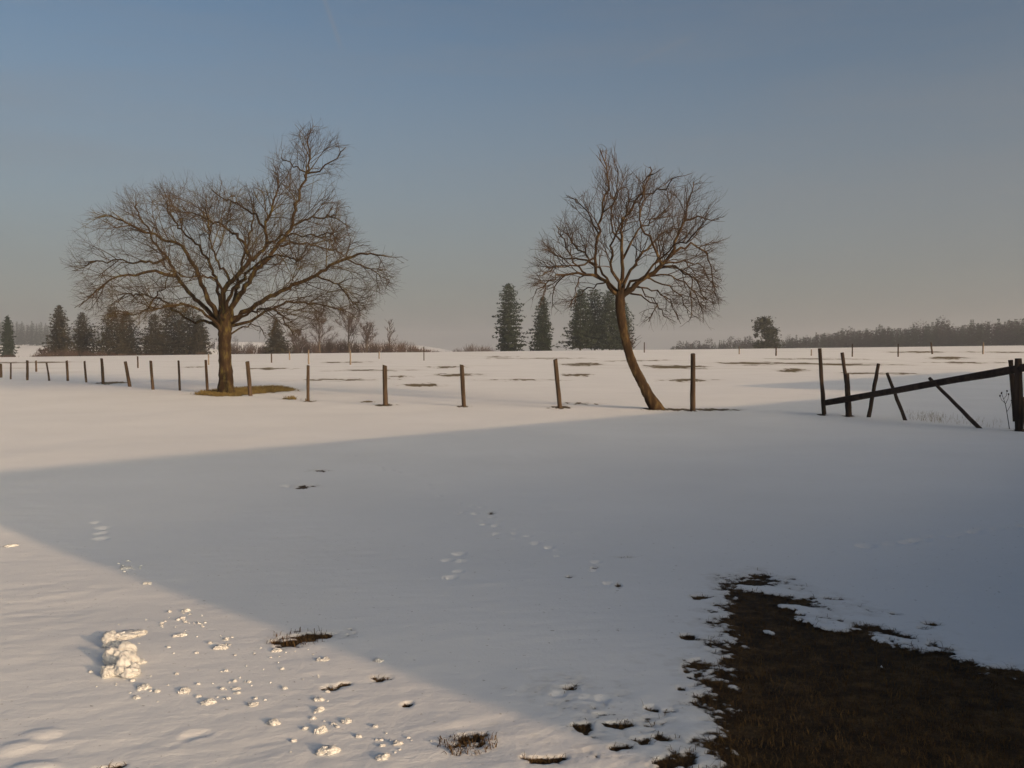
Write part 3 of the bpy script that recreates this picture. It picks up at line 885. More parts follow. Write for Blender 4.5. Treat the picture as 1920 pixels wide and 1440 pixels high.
def put_post(px, ptop, pbot, w, lab, group, mat='wood_old', lean_px=0, seed=1, name='fence_post', sides=9):
    g = GP(px, pbot)
    h = (pbot - ptop) * g.y / F
    r = 0.5 * w * g.y / F
    lean = (lean_px * g.y / F, 0.04 * math.sin(seed * 1.7))
    V, Fc = post_mesh(h, r, lean, seed, sides=sides)
    o = mesh_obj(name, V, Fc, M[mat], smooth=False)
    o.location = g
    o.rotation_euler.z = 0.0
    tag(o, lab, 'post', group)
    return o


NEAR = [  # px at base, top y, base y, width px, lean (top minus base, px), label
    (1299, 663, 770, 10.5, -1, 'tall dark round fence post right of the leaning tree, the tallest in the row'),
    (1050, 674, 765, 9.5, -9, 'dark fence post tilted to the left, just left of the leaning tree'),
    (870, 684, 762, 9, -4, 'dark fence post between the two fruit trees, nearer the leaning one'),
    (723, 685, 760, 9.5, -1, 'brown upright fence post midway between the two fruit trees'),
    (578, 685, 752, 6.5, 1, 'thin brown fence post second to the right of the thick trunk'),
    (469, 678, 742, 8, -5, 'dark fence post standing in brown grass just right of the thick trunk'),
    (389, 675, 732, 5.5, -3, 'thin fence post just left of the thick trunk'),
    (337, 676, 732, 4.5, -1, 'thin upright fence post second to the left of the thick trunk'),
    (287, 676, 730, 6, -3, 'dark fence post third to the left of the thick trunk'),
    (243, 678, 725, 6.5, -8, 'fence post tilted clearly to the left under the far crown edge'),
    (193, 672, 720, 6, -2, 'reddish fence post with a dark bare patch at its foot'),
    (162, 677, 717, 4, -2, 'thin fence post just left of the reddish post'),
    (127, 676, 714, 5, -1, 'upright fence post below the pair of spruces at far left'),
    (92, 680, 714, 3.6, -5, 'thin leaning fence post fourth from the left end of the row'),
    (51, 676, 713, 5, 1, 'fence post third from the left end of the row'),
    (20, 680, 711, 3.2, 2, 'very thin fence post second from the left end of the row'),
    (2, 682, 708, 5, 0, 'fence post cut by the left edge of the photo'),
]
for i, (px, t, b, w, ln, lab) in enumerate(NEAR):
    put_post(px, t, b, w, lab, 'old wooden posts of the near pasture fence', 'wood_old', ln, 10 + i)
# the tallest post carries an insulator-like knot near its top
FARP = [
    (68, 676, 697, 3.6, 'short far post in the field at the far left, behind the near row', 'wood_old'),
    (259, 668, 690, 3, 'far post seen between the spruces at left, behind the near row', 'wood_old'),
    (391, 664, 684, 2.6, 'far post right behind the thin post left of the thick trunk', 'wood_pale'),
    (509, 663, 680, 2.6, 'dark far post under the small round spruce', 'wood_old'),
    (543, 660, 675, 2.4, 'pale far post just right of the small round spruce', 'wood_pale'),
    (579, 656, 683, 3, 'pale far post directly above the thin near post', 'wood_pale'),
    (657, 657, 684, 3, 'pale far post in front of the bare trees left of centre', 'wood_pale'),
    (711, 659, 673, 2.4, 'pale far post just left of the midway near post', 'wood_pale'),
    (795, 650, 676, 2, 'thin dark far post at the right end of the brown hedge', 'wood_old'),
    (1208, 642, 661, 2.2, 'thin dark far post on the skyline right of the leaning tree', 'wood_old'),
    (1386, 650, 664, 2.2, 'faint far post left of the lone pine', 'wood_pale'),
    (1455, 651, 667, 3, 'far post just below the lone pine', 'wood_old'),
    (1521, 655, 667, 2.4, 'faint far post just left of the broken fence', 'wood_pale'),
    (1598, 645, 669, 2.8, 'dark far post above the second stake of the broken fence', 'wood_old'),
    (1684, 645, 669, 2.8, 'dark far post between the crossing sticks and the long slanting stick', 'wood_old'),
    (1748, 642, 664, 3.2, 'dark far post above the long slanting stick, leaning left', 'wood_old'),
    (1843, 642, 664, 3, 'pale far post nearest the right end of the distant fence', 'wood_pale'),
]
for i, (px, t, b, w, lab, mt_) in enumerate(FARP):
    put_post(px, t, b, w, lab, 'distant fence posts across the snowy field', mt_, (-3 if px == 1748 else 0), 50 + i, sides=7)

# ------------------------------------------------------------------ broken fence at right


def stick(name, pa, pb, w0, w1, lab, d_a, d_b, mat='wood_dark', seed=0, cat='pole', sides=9, group=None, bend=.006):
    """round pole from pixel pa at depth d_a to pixel pb at depth d_b (metres along the view)."""
    def q(p, d):
        v = pix_dir(*p); t = d / v.y
        return np.array([v.x * t, v.y * t, CAMZ + v.z * t])
    A = q(pa, d_a); Bq = q(pb, d_b)
    n = 9; g = random.Random(seed)
    P = []; Rr = []
    for i in range(n):
        t = i / (n - 1)
        P.append(A * (1 - t) + Bq * t + np.array([g.uniform(-1, 1), g.uniform(-1, 1), g.uniform(-1, 1)]) * bend * math.sin(math.pi * t))
        Rr.append(0.5 * (w0 * d_a / F * (1 - t) + w1 * d_b / F * t) * g.uniform(.93, 1.07))
    V, Fc = tubes([(np.array(P), np.array(Rr))], sides, 0.10, seed + 2)
    o = mesh_obj(name, V - A, Fc, M[mat], smooth=False)
    o.location = A
    tag(o, lab, cat, group)
    return o


gA = G(1545, 777); gB = G(1591, 780); gC = G(1629, 781); gD = G(1697, 787); gE = G(1838, 803); gF = G(1911, 806)
dr = lambda px: float(np.interp(px, [1547, 1911], [gA.y, gF.y]))
SG = 'poles and stakes of the collapsed fence'
stick('fence_post', (1546, 790), (1537, 653), 8, 7, 'tall thin upright stake at the left end of the slanting rail', gA.y, gA.y, seed=1, cat='post', group=SG)
stick('fence_post', (1592, 795), (1588, 700), 12.5, 8, 'short thick post crossing the low end of the slanting rail', gB.y - .14, gB.y - .14, seed=2, cat='post', group=SG)
stick('stake', (1593, 765), (1579, 661), 7.5, 6, 'stake leaning left against the back of the short thick post', gB.y + .12, gB.y + .12, seed=3, cat='stake', group=SG)
stick('stick', (1627, 792), (1647, 682), 7.5, 6.5, 'stick leaning to the right across the slanting rail', gC.y - .16, gC.y + .0, seed=4, cat='stick', group=SG)
stick('stick', (1701, 797), (1663, 699), 7.5, 5.5, 'short stick leaning left across the middle of the slanting rail', gD.y - .15, gD.y + .1, seed=5, cat='stick', group=SG)
stick('stick', (1843, 809), (1743, 709), 8, 6, 'longest loose stick propped diagonally under the slanting rail', gE.y - .02, gE.y + 1.35, seed=6, cat='stick', group=SG)
stick('rail', (1547, 755), (1990, 677), 11.5, 15.5, 'heavy dark log rail slanting down to the left', gA.y - .02, dr(1911) - .9, seed=7, cat='rail', sides=11, group=SG, bend=.008)
stick('fence_post', (1911, 822), (1909, 672), 15, 12.5, 'thickest dark gate post holding up the high end of the rail', gF.y - .17, gF.y - .17, seed=8, cat='post', group=SG)
stick('stake', (1904, 790), (1895, 675), 9, 8.5, 'stake with pale top leaning beside the thickest gate post', gF.y + .14, gF.y + .14, seed=9, cat='stake', group=SG)
stick('stake', (1926, 822), (1918, 745), 8, 7, 'reddish short stake at the right edge of the photo', gF.y - .35, gF.y - .2, 'wood_old', seed=10, cat='stake', group=SG)

def ico(sub):
    import bmesh
    bm = bmesh.new(); bmesh.ops.create_icosphere(bm, subdivisions=sub, radius=1)
    V = np.array([v.co[:] for v in bm.verts]); Fc = np.array([[v.index for v in f.verts] for f in bm.faces]); bm.free()
    return V, Fc


ICV, ICF = ico(4); ICV2, ICF2 = ico(2)


# dead weed stalk
wd = []
g = random.Random(4)
gW = GP(1892, 803)


def wp(px, py, o=0):
    v = pix_dir(px, py); t = (gW.y + o) / v.y
    return np.array([v.x * t, v.y * t, CAMZ + v.z * t])


stem = smooth_line([wp(1893, 806), wp(1889, 780), wp(1885, 758), wp(1878, 738)], [.008, .007, .006, .004], .1)
wd.append(stem)
for (a, b, c) in [((1885, 758), (1890, 748), (1891, 740)), ((1882, 748), (1887, 742), (1888, 734)), ((1884, 755), (1878, 750), (1875, 742)), ((1888, 772), (1894, 762), (1897, 752))]:
    wd.append((np.array([wp(*a), wp(*b), wp(*c)]), np.array([.005, .004, .003])))
root = empty('dead_weed', gW)
for nm, lst in (('stem', wd[:1]), ('side_shoots', wd[1:])):
    V, Fc = tubes(lst, 5)
    mesh_obj(nm, V - np.array(gW), Fc, M['wood_dark'], root)
for (a, b) in [(1878, 737), (1891, 739), (1888, 733), (1875, 742), (1897, 751)]:
    V, Fc = ICV2 * np.array([.014, .014, .02]) + wp(a, b), ICF2
    V = V + np.array([[g.gauss(0, .003) for _ in range(3)] for _ in range(len(V))])
    mesh_obj('seed_head', V - np.array(gW), [Fc], M['wood_dark'], root)
tag(root, 'thin dead weed stalk with seed heads beside the thickest gate post', 'weed')

# ------------------------------------------------------------------ grass blades


def blades(name, xs, ys, hmin, hmax, w, mat, seed, lay=0.8, zs=None):
    g = np.random.default_rng(seed)
    n = len(xs)
    if zs is None:
        b = bareness(xs, ys); zs = z_base(xs, ys) + z_micro(xs, ys, 1 / (1 + np.exp(-np.clip(b - .2, -3, 3) * 5)))
    h = g.uniform(hmin, hmax, n); a = g.uniform(0, 2 * np.pi, n); l = h * g.uniform(0.1, 1.0, n) * lay * 1.6
    wa = a + np.pi / 2 + g.uniform(-.5, .5, n)
    base = np.stack([xs, ys, zs - 0.004], 1)
    wv = np.stack([np.cos(wa), np.sin(wa), np.zeros(n)], 1) * (w * g.uniform(.6, 1.3, n))[:, None]
    dv = np.stack([np.cos(a), np.sin(a), np.zeros(n)], 1)
    mid = base + dv * (l * .4)[:, None] + np.array([0, 0, 1.]) * (h * .75)[:, None]
    tip = base + dv * l[:, None] + np.array([0, 0, 1.]) * (h * g.uniform(.6, 1.0, n))[:, None]
    V = np.stack([base - wv, base + wv, mid + wv * .7, mid - wv * .7, tip], 1).reshape(-1, 3)
    i = np.arange(n)[:, None] * 5
    return mesh_obj(name, V, [i + np.array([[0, 1, 2, 3]]), i + np.array([[3, 2, 4]])], mat)


rngn = np.random.default_rng(12)
gx = rngn.uniform(-2.5, 5.5, 900000); gy = rngn.uniform(2.2, 8.5, 900000)
keep = (np.abs(np.arctan2(gx, gy)) < R(34)) & (rngn.uniform(0, 1, len(gx)) < np.clip(5.5 / (gy * gy), .12, 1))
gx = gx[keep]; gy = gy[keep]
bb = bareness(gx, gy)
kk = bb > 0.12 + 0.25 * rngn.uniform(-1, 1, len(gx))
gx = gx[kk]; gy = gy[kk]
go = blades('dead_grass', gx, gy, .008, .034, .0011, M['grass'], 3, lay=1.3)
tag(go, 'dark brown matted dead grass laid bare by melting snow', 'grass', kind='stuff')

# grass ring under the left tree and by the broken fence
gx = rngn.uniform(-15, -6, 60000); gy = rngn.uniform(26, 36, 60000)
bb = bareness(gx, gy); kk = bb > 0.15
gx = gx[kk][:9000]; gy = gy[kk][:9000]
go = blades('tree_foot_grass', gx, gy, .04, .13, .006, simple_mat('tree_foot_grass', (0.09, 0.062, 0.02), (0.24, 0.18, 0.07), 2, .85), 5)
tag(go, 'yellow brown grass around the foot of the wide tree', 'grass', kind='stuff')
pxs = np.concatenate([rngn.normal(1742, 22, 150), rngn.uniform(1700, 1880, 110)]); xs, ys = [], []
for p in pxs:
    q = G(p, float(np.interp(p, [1690, 1880], [784, 803])) + rngn.uniform(-12, 3)); xs.append(q.x); ys.append(q.y)
go = blades('fence_line_grass', np.array(xs), np.array(ys), .05, .17, .0022, M['grass_pale'], 6, lay=.8)
tag(go, 'sparse pale dry grass under the broken fence', 'grass', kind='stuff')

# tufts poking through the snow near the camera
for (px, py, n, rad, h, lab) in [(874, 1398, 220, .11, .034, 'dark grass tuft sticking out of sunlit snow near the shadow edge'),
                                 (560, 1200, 120, .16, .04, 'flattened dark grass tuft at the edge of the large shadow')]:
    c = GP(px, py)
    a = rngn.uniform(0, 2 * np.pi, n); rr2 = rad * np.sqrt(rngn.uniform(0, 1, n))
    xs = c.x + np.cos(a) * rr2; ys = c.y + np.sin(a) * rr2 * .8
    o = blades('grass_tuft', xs, ys, h * .4, h, .0018, M['grass'], int(px), lay=.9)
    tag(o, lab, 'grass tuft')

# ------------------------------------------------------------------ snow clods




def clod_arr(rx, ry, rz, seed, lump=.28, V0=None):
    V = (ICV if V0 is None else V0).copy()
    n = fbm(V[:, 0] * 1.6 + seed * 3.1 + V[:, 2] * .9, V[:, 1] * 1.6 - seed + V[:, 2] * 1.2, seed, 4, .6)
    n2 = fbm(V[:, 0] * 5 + seed + V[:, 2] * 3, V[:, 1] * 5 - seed * 2.2 + V[:, 2] * 4, seed + 9, 3, .7)
    V *= (1 + lump * 1.6 * n + lump * .62 * n2)[:, None]
    V[:, 2] = np.where(V[:, 2] < 0, V[:, 2] * .6, V[:, 2])
    return V * np.array([rx, ry, rz])


CL = [  # px, py, width px, height px, label
    (617, 1410, 52, 30, 'largest rounded snow clod at the bottom, below a small blocky one'),
    (603, 1373, 32, 28, 'blocky snow clod just above the largest rounded one'),
    (598, 1334, 26, 16, 'flat snow clod in a short column above the blocky one'),
    (598, 1314, 28, 14, 'uppermost snow clod of the short column below a bare streak'),
    (650, 1354, 32, 13, 'flat snow clod right of the blocky one'),
    (745, 1397, 28, 16, 'snow clod halfway between the largest clod and the dark grass tuft'),
    (718, 1424, 34, 20, 'snow clod by the bottom edge, right of the largest one'),
    (513, 1357, 38, 16, 'oval snow clod left of the short column'),
    (475, 1323, 30, 10, 'thin flat snow clod above and left of the oval one'),
    (390, 1318, 38, 17, 'oval snow clod at the right end of the row below the crumbled heap'),
    (347, 1297, 36, 17, 'lumpy snow clod in the middle of the row below the crumbled heap'),
    (271, 1291, 40, 16, 'brick shaped snow clod directly below the crumbled heap'),
    (256, 1308, 22, 8, 'small thin snow clod under the brick shaped one'),
    (415, 1217, 34, 15, 'oval snow clod under a smaller one, right of the crumbled heap'),
    (424, 1201, 22, 10, 'small snow clod resting just behind an oval one'),
    (340, 1194, 30, 10, 'flat snow clod between the crumbled heap and the paired clods'),
    (348, 1147, 22, 11, 'round snow clod above a patch of crumbs'),
    (275, 1096, 22, 10, 'single snow clod just inside the sunlit edge of the upper shadow line'),
    (518, 1222, 26, 10, 'snow clod lying just under the flattened dark tuft'),
    (606, 1239, 34, 7, 'thin long snow clod right below the flattened dark tuft'),
    (710, 1241, 30, 7, 'thin snow clod at the shadow edge above the small bare spots'),
    (22, 1022, 34, 8, 'flat snow clod at the left edge near the corner of the shadow'),
    (236, 1068, 30, 9, 'crumbly flat snow clod at the sunlit edge, upper left'),
]
for i, (px, py, w, h, lab) in enumerate(CL):
    c = GP(px, py)
    s = c.y / F
    gg = random.Random(200 + i)
    Vs_, Fs_ = [], []; oo = 0
    for kk_ in range(4):
        f_ = (1.0, .72, .6, .5)[kk_]
        V = clod_arr(w * .31 * s * f_, w * .28 * s * f_, max(h * .42 * s, .008) * (.7 + .3 * f_), 3 + i * 5 + kk_, .42)
        if kk_: V = V + np.array([gg.uniform(-.26, .26) * w * s, gg.uniform(-.2, .2) * w * s, -h * .05 * s])
        Vs_.append(V); Fs_.append(ICF + oo); oo += len(V)
    o = mesh_obj('snow_clod', np.concatenate(Vs_), [np.concatenate(Fs_)], M['clod'], smooth=True)
    o.location = (c.x, c.y, c.z - h * .02 * s)
    tag(o, lab, 'snow clod', 'snow clods scattered on the sunlit snow')
# crumbled heap: one mesh of fused lumps
Vs, Fs = [], []; o_ = 0
c0 = GP(225, 1272); s = c0.y / F
for k, (px, py, w, h) in enumerate([(205, 1268, 34, 24), (228, 1266, 38, 34), (247, 1268, 34, 22), (215, 1246, 38, 34), (240, 1246, 34, 28), (232, 1232, 40, 26), (204, 1216, 26, 26),
                                    (206, 1200, 28, 16), (262, 1244, 20, 8), (220, 1222, 24, 18), (250, 1190, 44, 9), (232, 1197, 40, 8), (262, 1188, 24, 8), (221, 1198, 34, 14)]):
    c = GP(px, py); q = c.y / F
    up = h * .25 * q
    V = clod_arr(w * .5 * q, w * .45 * q, h * .62 * q, 60 + k, .42) + np.array([c.x - c0.x, c.y - c0.y, c.z - c0.z + up])
    Vs.append(V); Fs.append(ICF + o_); o_ += len(V)
o = mesh_obj('snow_heap', np.concatenate(Vs), [np.concatenate(Fs)], M['clod'], smooth=True)
o.location = c0
tag(o, 'crumbled heap of fallen snow lumps on the sunlit snow, lower left', 'snow heap')
# crumbs nobody could count
Vs, Fs = [], []; o_ = 0
g = random.Random(8)
anchors = [(225, 1270, 60, 30), (350, 1165, 40, 20), (240, 1070, 30, 12), (420, 1210, 50, 20), (600, 1350, 60, 50), (370, 1300, 90, 25), (740, 1400, 60, 30), (540, 1240, 90, 30), (440, 1290, 30, 25), (300, 1200, 100, 60)]
for k in range(150):
    a = g.choice(anchors)
    c = G(a[0] + g.gauss(0, a[2] * .6), a[1] + g.gauss(0, a[3] * .6))
    s_ = .0035 + .008 * g.random() ** 2.5
    V = clod_arr(s_ * 1.3, s_, s_ * .8, k, .3, ICV2) + np.array([c.x, c.y, gz(c.x, c.y) + s_ * .2])
    Vs.append(V); Fs.append(ICF2 + o_); o_ += len(V)
o = mesh_obj('snow_crumbs', np.concatenate(Vs), [np.concatenate(Fs)], M['clod'], smooth=True)
tag(o, 'tiny snow crumbs strewn around the clods', 'snow crumbs', kind='stuff')

# ------------------------------------------------------------------ background trees


def leaf_tris(C, size, rng, flat=1.0):
    n = len(C)
    a = rng.normal(0, 1, (n, 3)); b = rng.normal(0, 1, (n, 3)); a[:, 2] *= flat; b[:, 2] *= flat
    a /= np.linalg.norm(a, axis=1, keepdims=True); b /= np.linalg.norm(b, axis=1, keepdims=True)
    s = (size * rng.uniform(.6, 1.3, n))[:, None]
    V = np.stack([C - a * s * .5, C + a * s * .5, C + b * s * .8], 1).reshape(-1, 3)
    return V, np.arange(3 * n).reshape(-1, 3)


def spruce_arrays(h, rad, seed, bare=0.05, density=1.0, top=0.9):
    g = np.random.default_rng(seed)
    C = []; S = []
    nl = int(40 * density)
    for i in range(nl):
        t = bare + (1 - bare) * (i / nl) ** 0.95
        z = h * t
        prof = (1 - t) ** top * (0.75 + 0.25 * math.sin(i * 2.3 + seed)) * min(1, (t - bare) * 6 + .72)
        L = rad * prof * 1.12 + .12
        nb = int(g.integers(9, 13))
        a0 = g.uniform(0, 6.28)
        for k in range(nb):
            a = a0 + k * 6.283 / nb + g.uniform(-.25, .25)
            nz_ = float(vnoise(np.array([math.cos(a) * 1.6 + seed * 7.1]), np.array([math.sin(a) * 1.6 + t * 5.0 + seed * 3.3]), seed)[0])
            Lk = L * g.uniform(.6, 1.15) * (1.0 + .75 * nz_)
            m = max(3, int(20 * density * Lk / rad) + 2)
            s = g.uniform(0.1, 1, m) ** .7
            wid = .30 * Lk * (1 - s) + .16
            off = g.normal(0, 1, m) * wid * .6
            zz = z - .30 * Lk * s + .16 * Lk * s ** 2 + g.normal(0, .12, m) - np.abs(off) * .2
            C.append(np.stack([np.cos(a) * s * Lk - np.sin(a) * off, np.sin(a) * s * Lk + np.cos(a) * off, zz], 1))
            S.append(np.full(m, .42 + .34 * (1 - t)))
    C = np.concatenate(C); S = np.concatenate(S) * (h / 18.0) ** .5
    return leaf_tris(C, S, g, .55)


def spruce(px, ptop, pbot, wpx, dist, seed, lab, group, mat='needle', bare=0.04, top=.9, squash=1.0):
    x = (px - 960) / F * dist * 1.0
    zb = float(z_base(x, dist))
    ztop = CAMZ + pix_dir(px, ptop).z / pix_dir(px, ptop).y * dist
    h = ztop - zb
    rad = .56 * wpx * dist / F
    root = empty('spruce_tree', (x, dist, zb))
    V, Fc = tubes([(np.array([[0, 0, -.3], [0, 0, h * .5], [0, 0, h * .98]]), np.array([h * .016, h * .01, .03]))], 7)
    mesh_obj('trunk', V, Fc, M['bark_far'], root)
    V, Fc = spruce_arrays(h, rad, seed, bare, 1.15, top)
    mesh_obj('crown', V, [Fc], M[mat], root)
    tag(root, lab, 'tree', group)
    return root


SP = 'spruces beyond the snowy field'
for a in [
    (953, 530, 663, 58, 240, 1, 'tallest freestanding spruce, leftmost of those by the leaning tree', 'needle', .03, .36),
    (1018, 555, 660, 46, 240, 2, 'smaller freestanding spruce just right of the tallest one', 'needle', .05, .42),
    (1088, 541, 661, 60, 245, 3, 'dark spruce at the left of the dense clump behind the leaning tree', 'needle', .12, .34),
    (1115, 540, 661, 70, 252, 4, 'dark spruce in the middle of the dense clump behind the leaning tree', 'needle', .12, .34),
    (1143, 543, 661, 68, 246, 5, 'dark spruce of the dense clump right beside the leaning trunk, left side', 'needle', .1, .34),
    (1166, 560, 661, 52, 250, 6, 'low dark spruce half hidden behind the leaning trunk', 'needle', .12, .55),
    (16, 592, 676, 26, 300, 7, 'slim lone spruce at the far left edge', 'needle', .02, .45),
    (113, 571, 680, 50, 230, 8, 'tall narrow spruce, left one of the pair at far left', 'needle_warm', .02, .5),
    (156, 585, 680, 56, 232, 9, 'shorter spruce, right one of the pair at far left', 'needle_warm', .02, .5),
    (212, 574, 680, 74, 226, 10, 'broad brownish spruce left of the gap under the wide tree', 'needle_warm', .02, .42),
    (238, 582, 680, 56, 238, 12, 'spruce half merged with the broad brownish one, on its right', 'needle_warm', .02, .42),
    (290, 588, 680, 64, 230, 13, 'broad spruce right of the gap, leftmost of the mass behind the wide tree', 'needle_warm', .02, .42),
    (322, 566, 680, 84, 236, 14, 'highest spruce of the mass behind the wide tree', 'needle_warm', .02, .4),
    (352, 568, 680, 78, 232, 17, 'second highest spruce of the mass, just right of the highest one', 'needle_warm', .02, .4),
    (374, 590, 680, 48, 228, 15, 'low spruce close left of the thick trunk, right end of the mass', 'needle_warm', .02, .42),
    (518, 596, 672, 54, 225, 16, 'small pointed spruce right of the thick trunk', 'needle_warm', .02, .65),
]:
    spruce(*a[:7], SP, *a[7:])


def bare_tree_arrays(h, rad, seed, n1=16, n2=10, n3=9, up=.5, tw=.035):
    g = random.Random(seed)
    polys = []
    trunk = np.array([[0, 0, -.3], [g.uniform(-.2, .2), 0, h * .35], [g.uniform(-.3, .3), 0, h * .8]])
    big = [(trunk, np.array([h * .02, h * .013, h * .004]))]

    def br(p, d, L, r, lv):
        pts = [p]; dd = d / np.linalg.norm(d)
        for i in range(3):
            dd = dd + np.array([g.gauss(0, .15), g.gauss(0, .15), g.gauss(0, .15) + .08]); dd /= np.linalg.norm(dd)
            pts.append(pts[-1] + dd * L / 3)
        polys.append((np.array(pts), np.array([r, r * .75, r * .5, r * .3])))
        if lv < 3:
            for _ in range((0, n2, n3)[lv]):
                t = g.uniform(.2, 1); k = min(int(t * 3), 2); f = t * 3 - k
                q = pts[k] * (1 - f) + pts[k + 1] * f
                rv = np.array([g.gauss(0, 1), g.gauss(0, 1), g.gauss(0, 1) + up])
                rv /= np.linalg.norm(rv)
                br(q, dd + rv * .9, L * g.uniform(.35, .6), r * .55, lv + 1)
    for i in range(n1):
        t = .18 + .62 * (i + g.random()) / n1
        q = np.array([0, 0, h * .8 * t / .8])
        a = g.uniform(0, 6.28)
        L = rad * g.uniform(.8, 1.15) * (1.25 - t * .7)
        br(q, np.array([math.cos(a), math.sin(a), g.uniform(.5, 1.6)]), L, tw * 2.6, 1)
    return big, polys


def bare_tree(px, ptop, wpx, dist, seed, lab, group, name='bare_tree', **kw):
    x = (px - 960) / F * dist
    zb = float(z_base(x, dist))
    d = pix_dir(px, ptop)
    h = CAMZ + d.z / d.y * dist - zb
    root = empty(name, (x, dist, zb))
    big, polys = bare_tree_arrays(h, .5 * wpx * dist / F, seed, **kw)
    V, Fc = tubes(big, 6); mesh_obj('trunk', V, Fc, M['bark_far'], root)
    V, Fc = tubes(polys, 3, cap=False)
    # fit the crown to the height read off the photograph
    V[:, 2] *= (h / max(V[:, 2].max(), .1)) if V[:, 2].max() > h else 1
    mesh_obj('crown', V, Fc, M['twig_far'], root)
    tag(root, lab, 'tree', group)


BG = 'bare trees beyond the snowy field'
for a in [(600, 570, 62, 235, 31, 'bare broadleaf tree behind the right crown of the wide tree, reddish', {}),
          (655, 568, 64, 240, 32, 'bare round tree just right of the reddish one, with a visible grey trunk', {}),
          (688, 598, 46, 236, 33, 'low bare tree at the right shoulder of the bare clump', {}),
          (560, 612, 44, 236, 34, 'low bare tree between the small pointed spruce and the reddish bare tree', {}),
          (731, 590, 30, 260, 35, 'tall narrow bare tree standing alone above the brown hedge', dict(n1=14, n2=5, n3=4, up=1.5)),
          (80, 648, 30, 225, 36, 'small bare bush-like tree at the foot of the pair of spruces', dict(n1=10)),
          (1183, 628, 22, 250, 37, 'low bare tree just right of the leaning trunk', dict(n1=9, n2=6, n3=5))]:
    bare_tree(a[0], a[1], a[2], a[3], a[4], a[5], BG, **a[6])


def scrub(name, spans, n, seed, lab, dist, dj, mat='twig_far', tw=.05):
    """many small twiggy bushes merged: (px, top px) profile."""
    g = random.Random(seed)
    polys = []
    xs_ = [s[0] for s in spans]; ts_ = [s[1] for s in spans]
    for _ in range(n):
        px = g.uniform(xs_[0], xs_[-1]); top = float(np.interp(px, xs_, ts_)) + g.uniform(0, 9)
        d = dist + g.uniform(-dj, dj)
        x = (px - 960) / F * d; zb = float(z_base(x, d))
        v = pix_dir(px, top); h = CAMZ + v.z / v.y * d - zb
        if h < .6: continue
        for k in range(26):
            a = g.uniform(0, 6.28); sp = g.uniform(.05, .5)
            p0 = np.array([x + g.gauss(0, .5), d + g.gauss(0, .5), zb + g.uniform(0, .3) * h])
            L = h * g.uniform(.45, .8)
            dd = np.array([math.cos(a) * sp, math.sin(a) * sp, 1.0])
            p1 = p0 + dd * L * .5; p2 = p1 + (dd + np.array([g.gauss(0, .25), g.gauss(0, .25), 0])) * L * .4
            p2[2] = min(p2[2], zb + h)
            polys.append((np.array([p0, p1, p2]), np.array([tw, tw * .7, tw * .35])))
    V, Fc = tubes(polys, 3, cap=False)
    o = mesh_obj(name, V, Fc, M[mat])
    tag(o, lab, 'scrub', kind='stuff')


scrub('hedge', [(430, 640), (480, 640), (520, 634), (560, 630), (640, 628), (700, 632), (745, 632), (770, 638), (800, 648), (830, 657)], 150, 3, 'brown bare hedge and scrub along the far edge of the field, left of centre', 250, 12)
scrub('far_scrub', [(830, 657), (860, 650), (880, 640), (905, 640), (930, 650)], 40, 4, 'faint bare scrub left of the tallest freestanding spruce', 420, 20, tw=.07)
scrub('hedge', [(-20, 665), (10, 660), (40, 668), (60, 662), (90, 655), (130, 650), (170, 655), (260, 662), (420, 655)], 90, 5, 'low brown scrub at the foot of the far left spruces', 218, 6)

# ---- lone pine
d_ = 300.0
x = (1437 - 960) / F * d_; zb = float(z_base(x, d_))
root = empty('pine_tree', (x, d_, zb))


def pp(px, py, o=0):
    v = pix_dir(px, py); t = (d_ + o) / v.y
    return np.array([v.x * t, v.y * t, CAMZ + v.z * t]) - np.array([x, d_, zb])


tk = smooth_line([np.array([0, 0, -.3]), pp(1439, 655), pp(1437, 640), pp(1433, 622), pp(1434, 605)], [.3, .28, .24, .16, .06], 1)
br_ = [(np.array([pp(1436, 632), pp(1428, 624), pp(1419, 618, 1)]), np.array([.12, .09, .05])), (np.array([pp(1435, 628), pp(1446, 622), pp(1454, 620, -1)]), np.array([.12, .09, .05])),
       (np.array([pp(1438, 642), pp(1448, 640), pp(1454, 638, 1)]), np.array([.1, .08, .05]))]
V, Fc = tubes([tk] + br_, 7)
mesh_obj('trunk', V, Fc, M['bark_far'], root)
rg2 = np.random.default_rng(77)
Cs = []
for (px, py, rx, rz, n) in [(1434, 599, 10, 5, 260), (1424, 605, 9, 6, 240), (1440, 606, 9, 6, 240), (1419, 616, 6, 7, 160), (1430, 614, 8, 4, 160), (1446, 618, 10, 5, 240), (1453, 622, 7, 5, 160), (1443, 627, 9, 3, 140),
                            (1449, 638, 12, 4, 200), (1444, 645, 14, 5, 260), (1455, 648, 8, 6, 180), (1425, 645, 12, 5, 160), (1438, 633, 10, 5, 200), (1418, 628, 4, 5, 80), (1436, 621, 10, 8, 330), (1432, 606, 9, 8, 260), (1447, 630, 9, 6, 200), (1436, 648, 16, 7, 300), (1424, 652, 10, 4, 160)]:
    c = pp(px, py); q = rg2.normal(0, .45, (n, 3))
    k_ = d_ / F
    Cs.append(c + q * np.array([rx * k_ * 1.15, rx * k_ * .9, rz * k_ * 1.15]))
V, Fc = leaf_tris(np.concatenate(Cs), np.full(sum(len(c) for c in Cs), .75), rg2, .6)
mesh_obj('crown', V, [Fc], M['pine'], root)
tag(root, 'lone ragged pine rising above the distant treeline at right', 'tree')

# ---- far woods (one mass each)


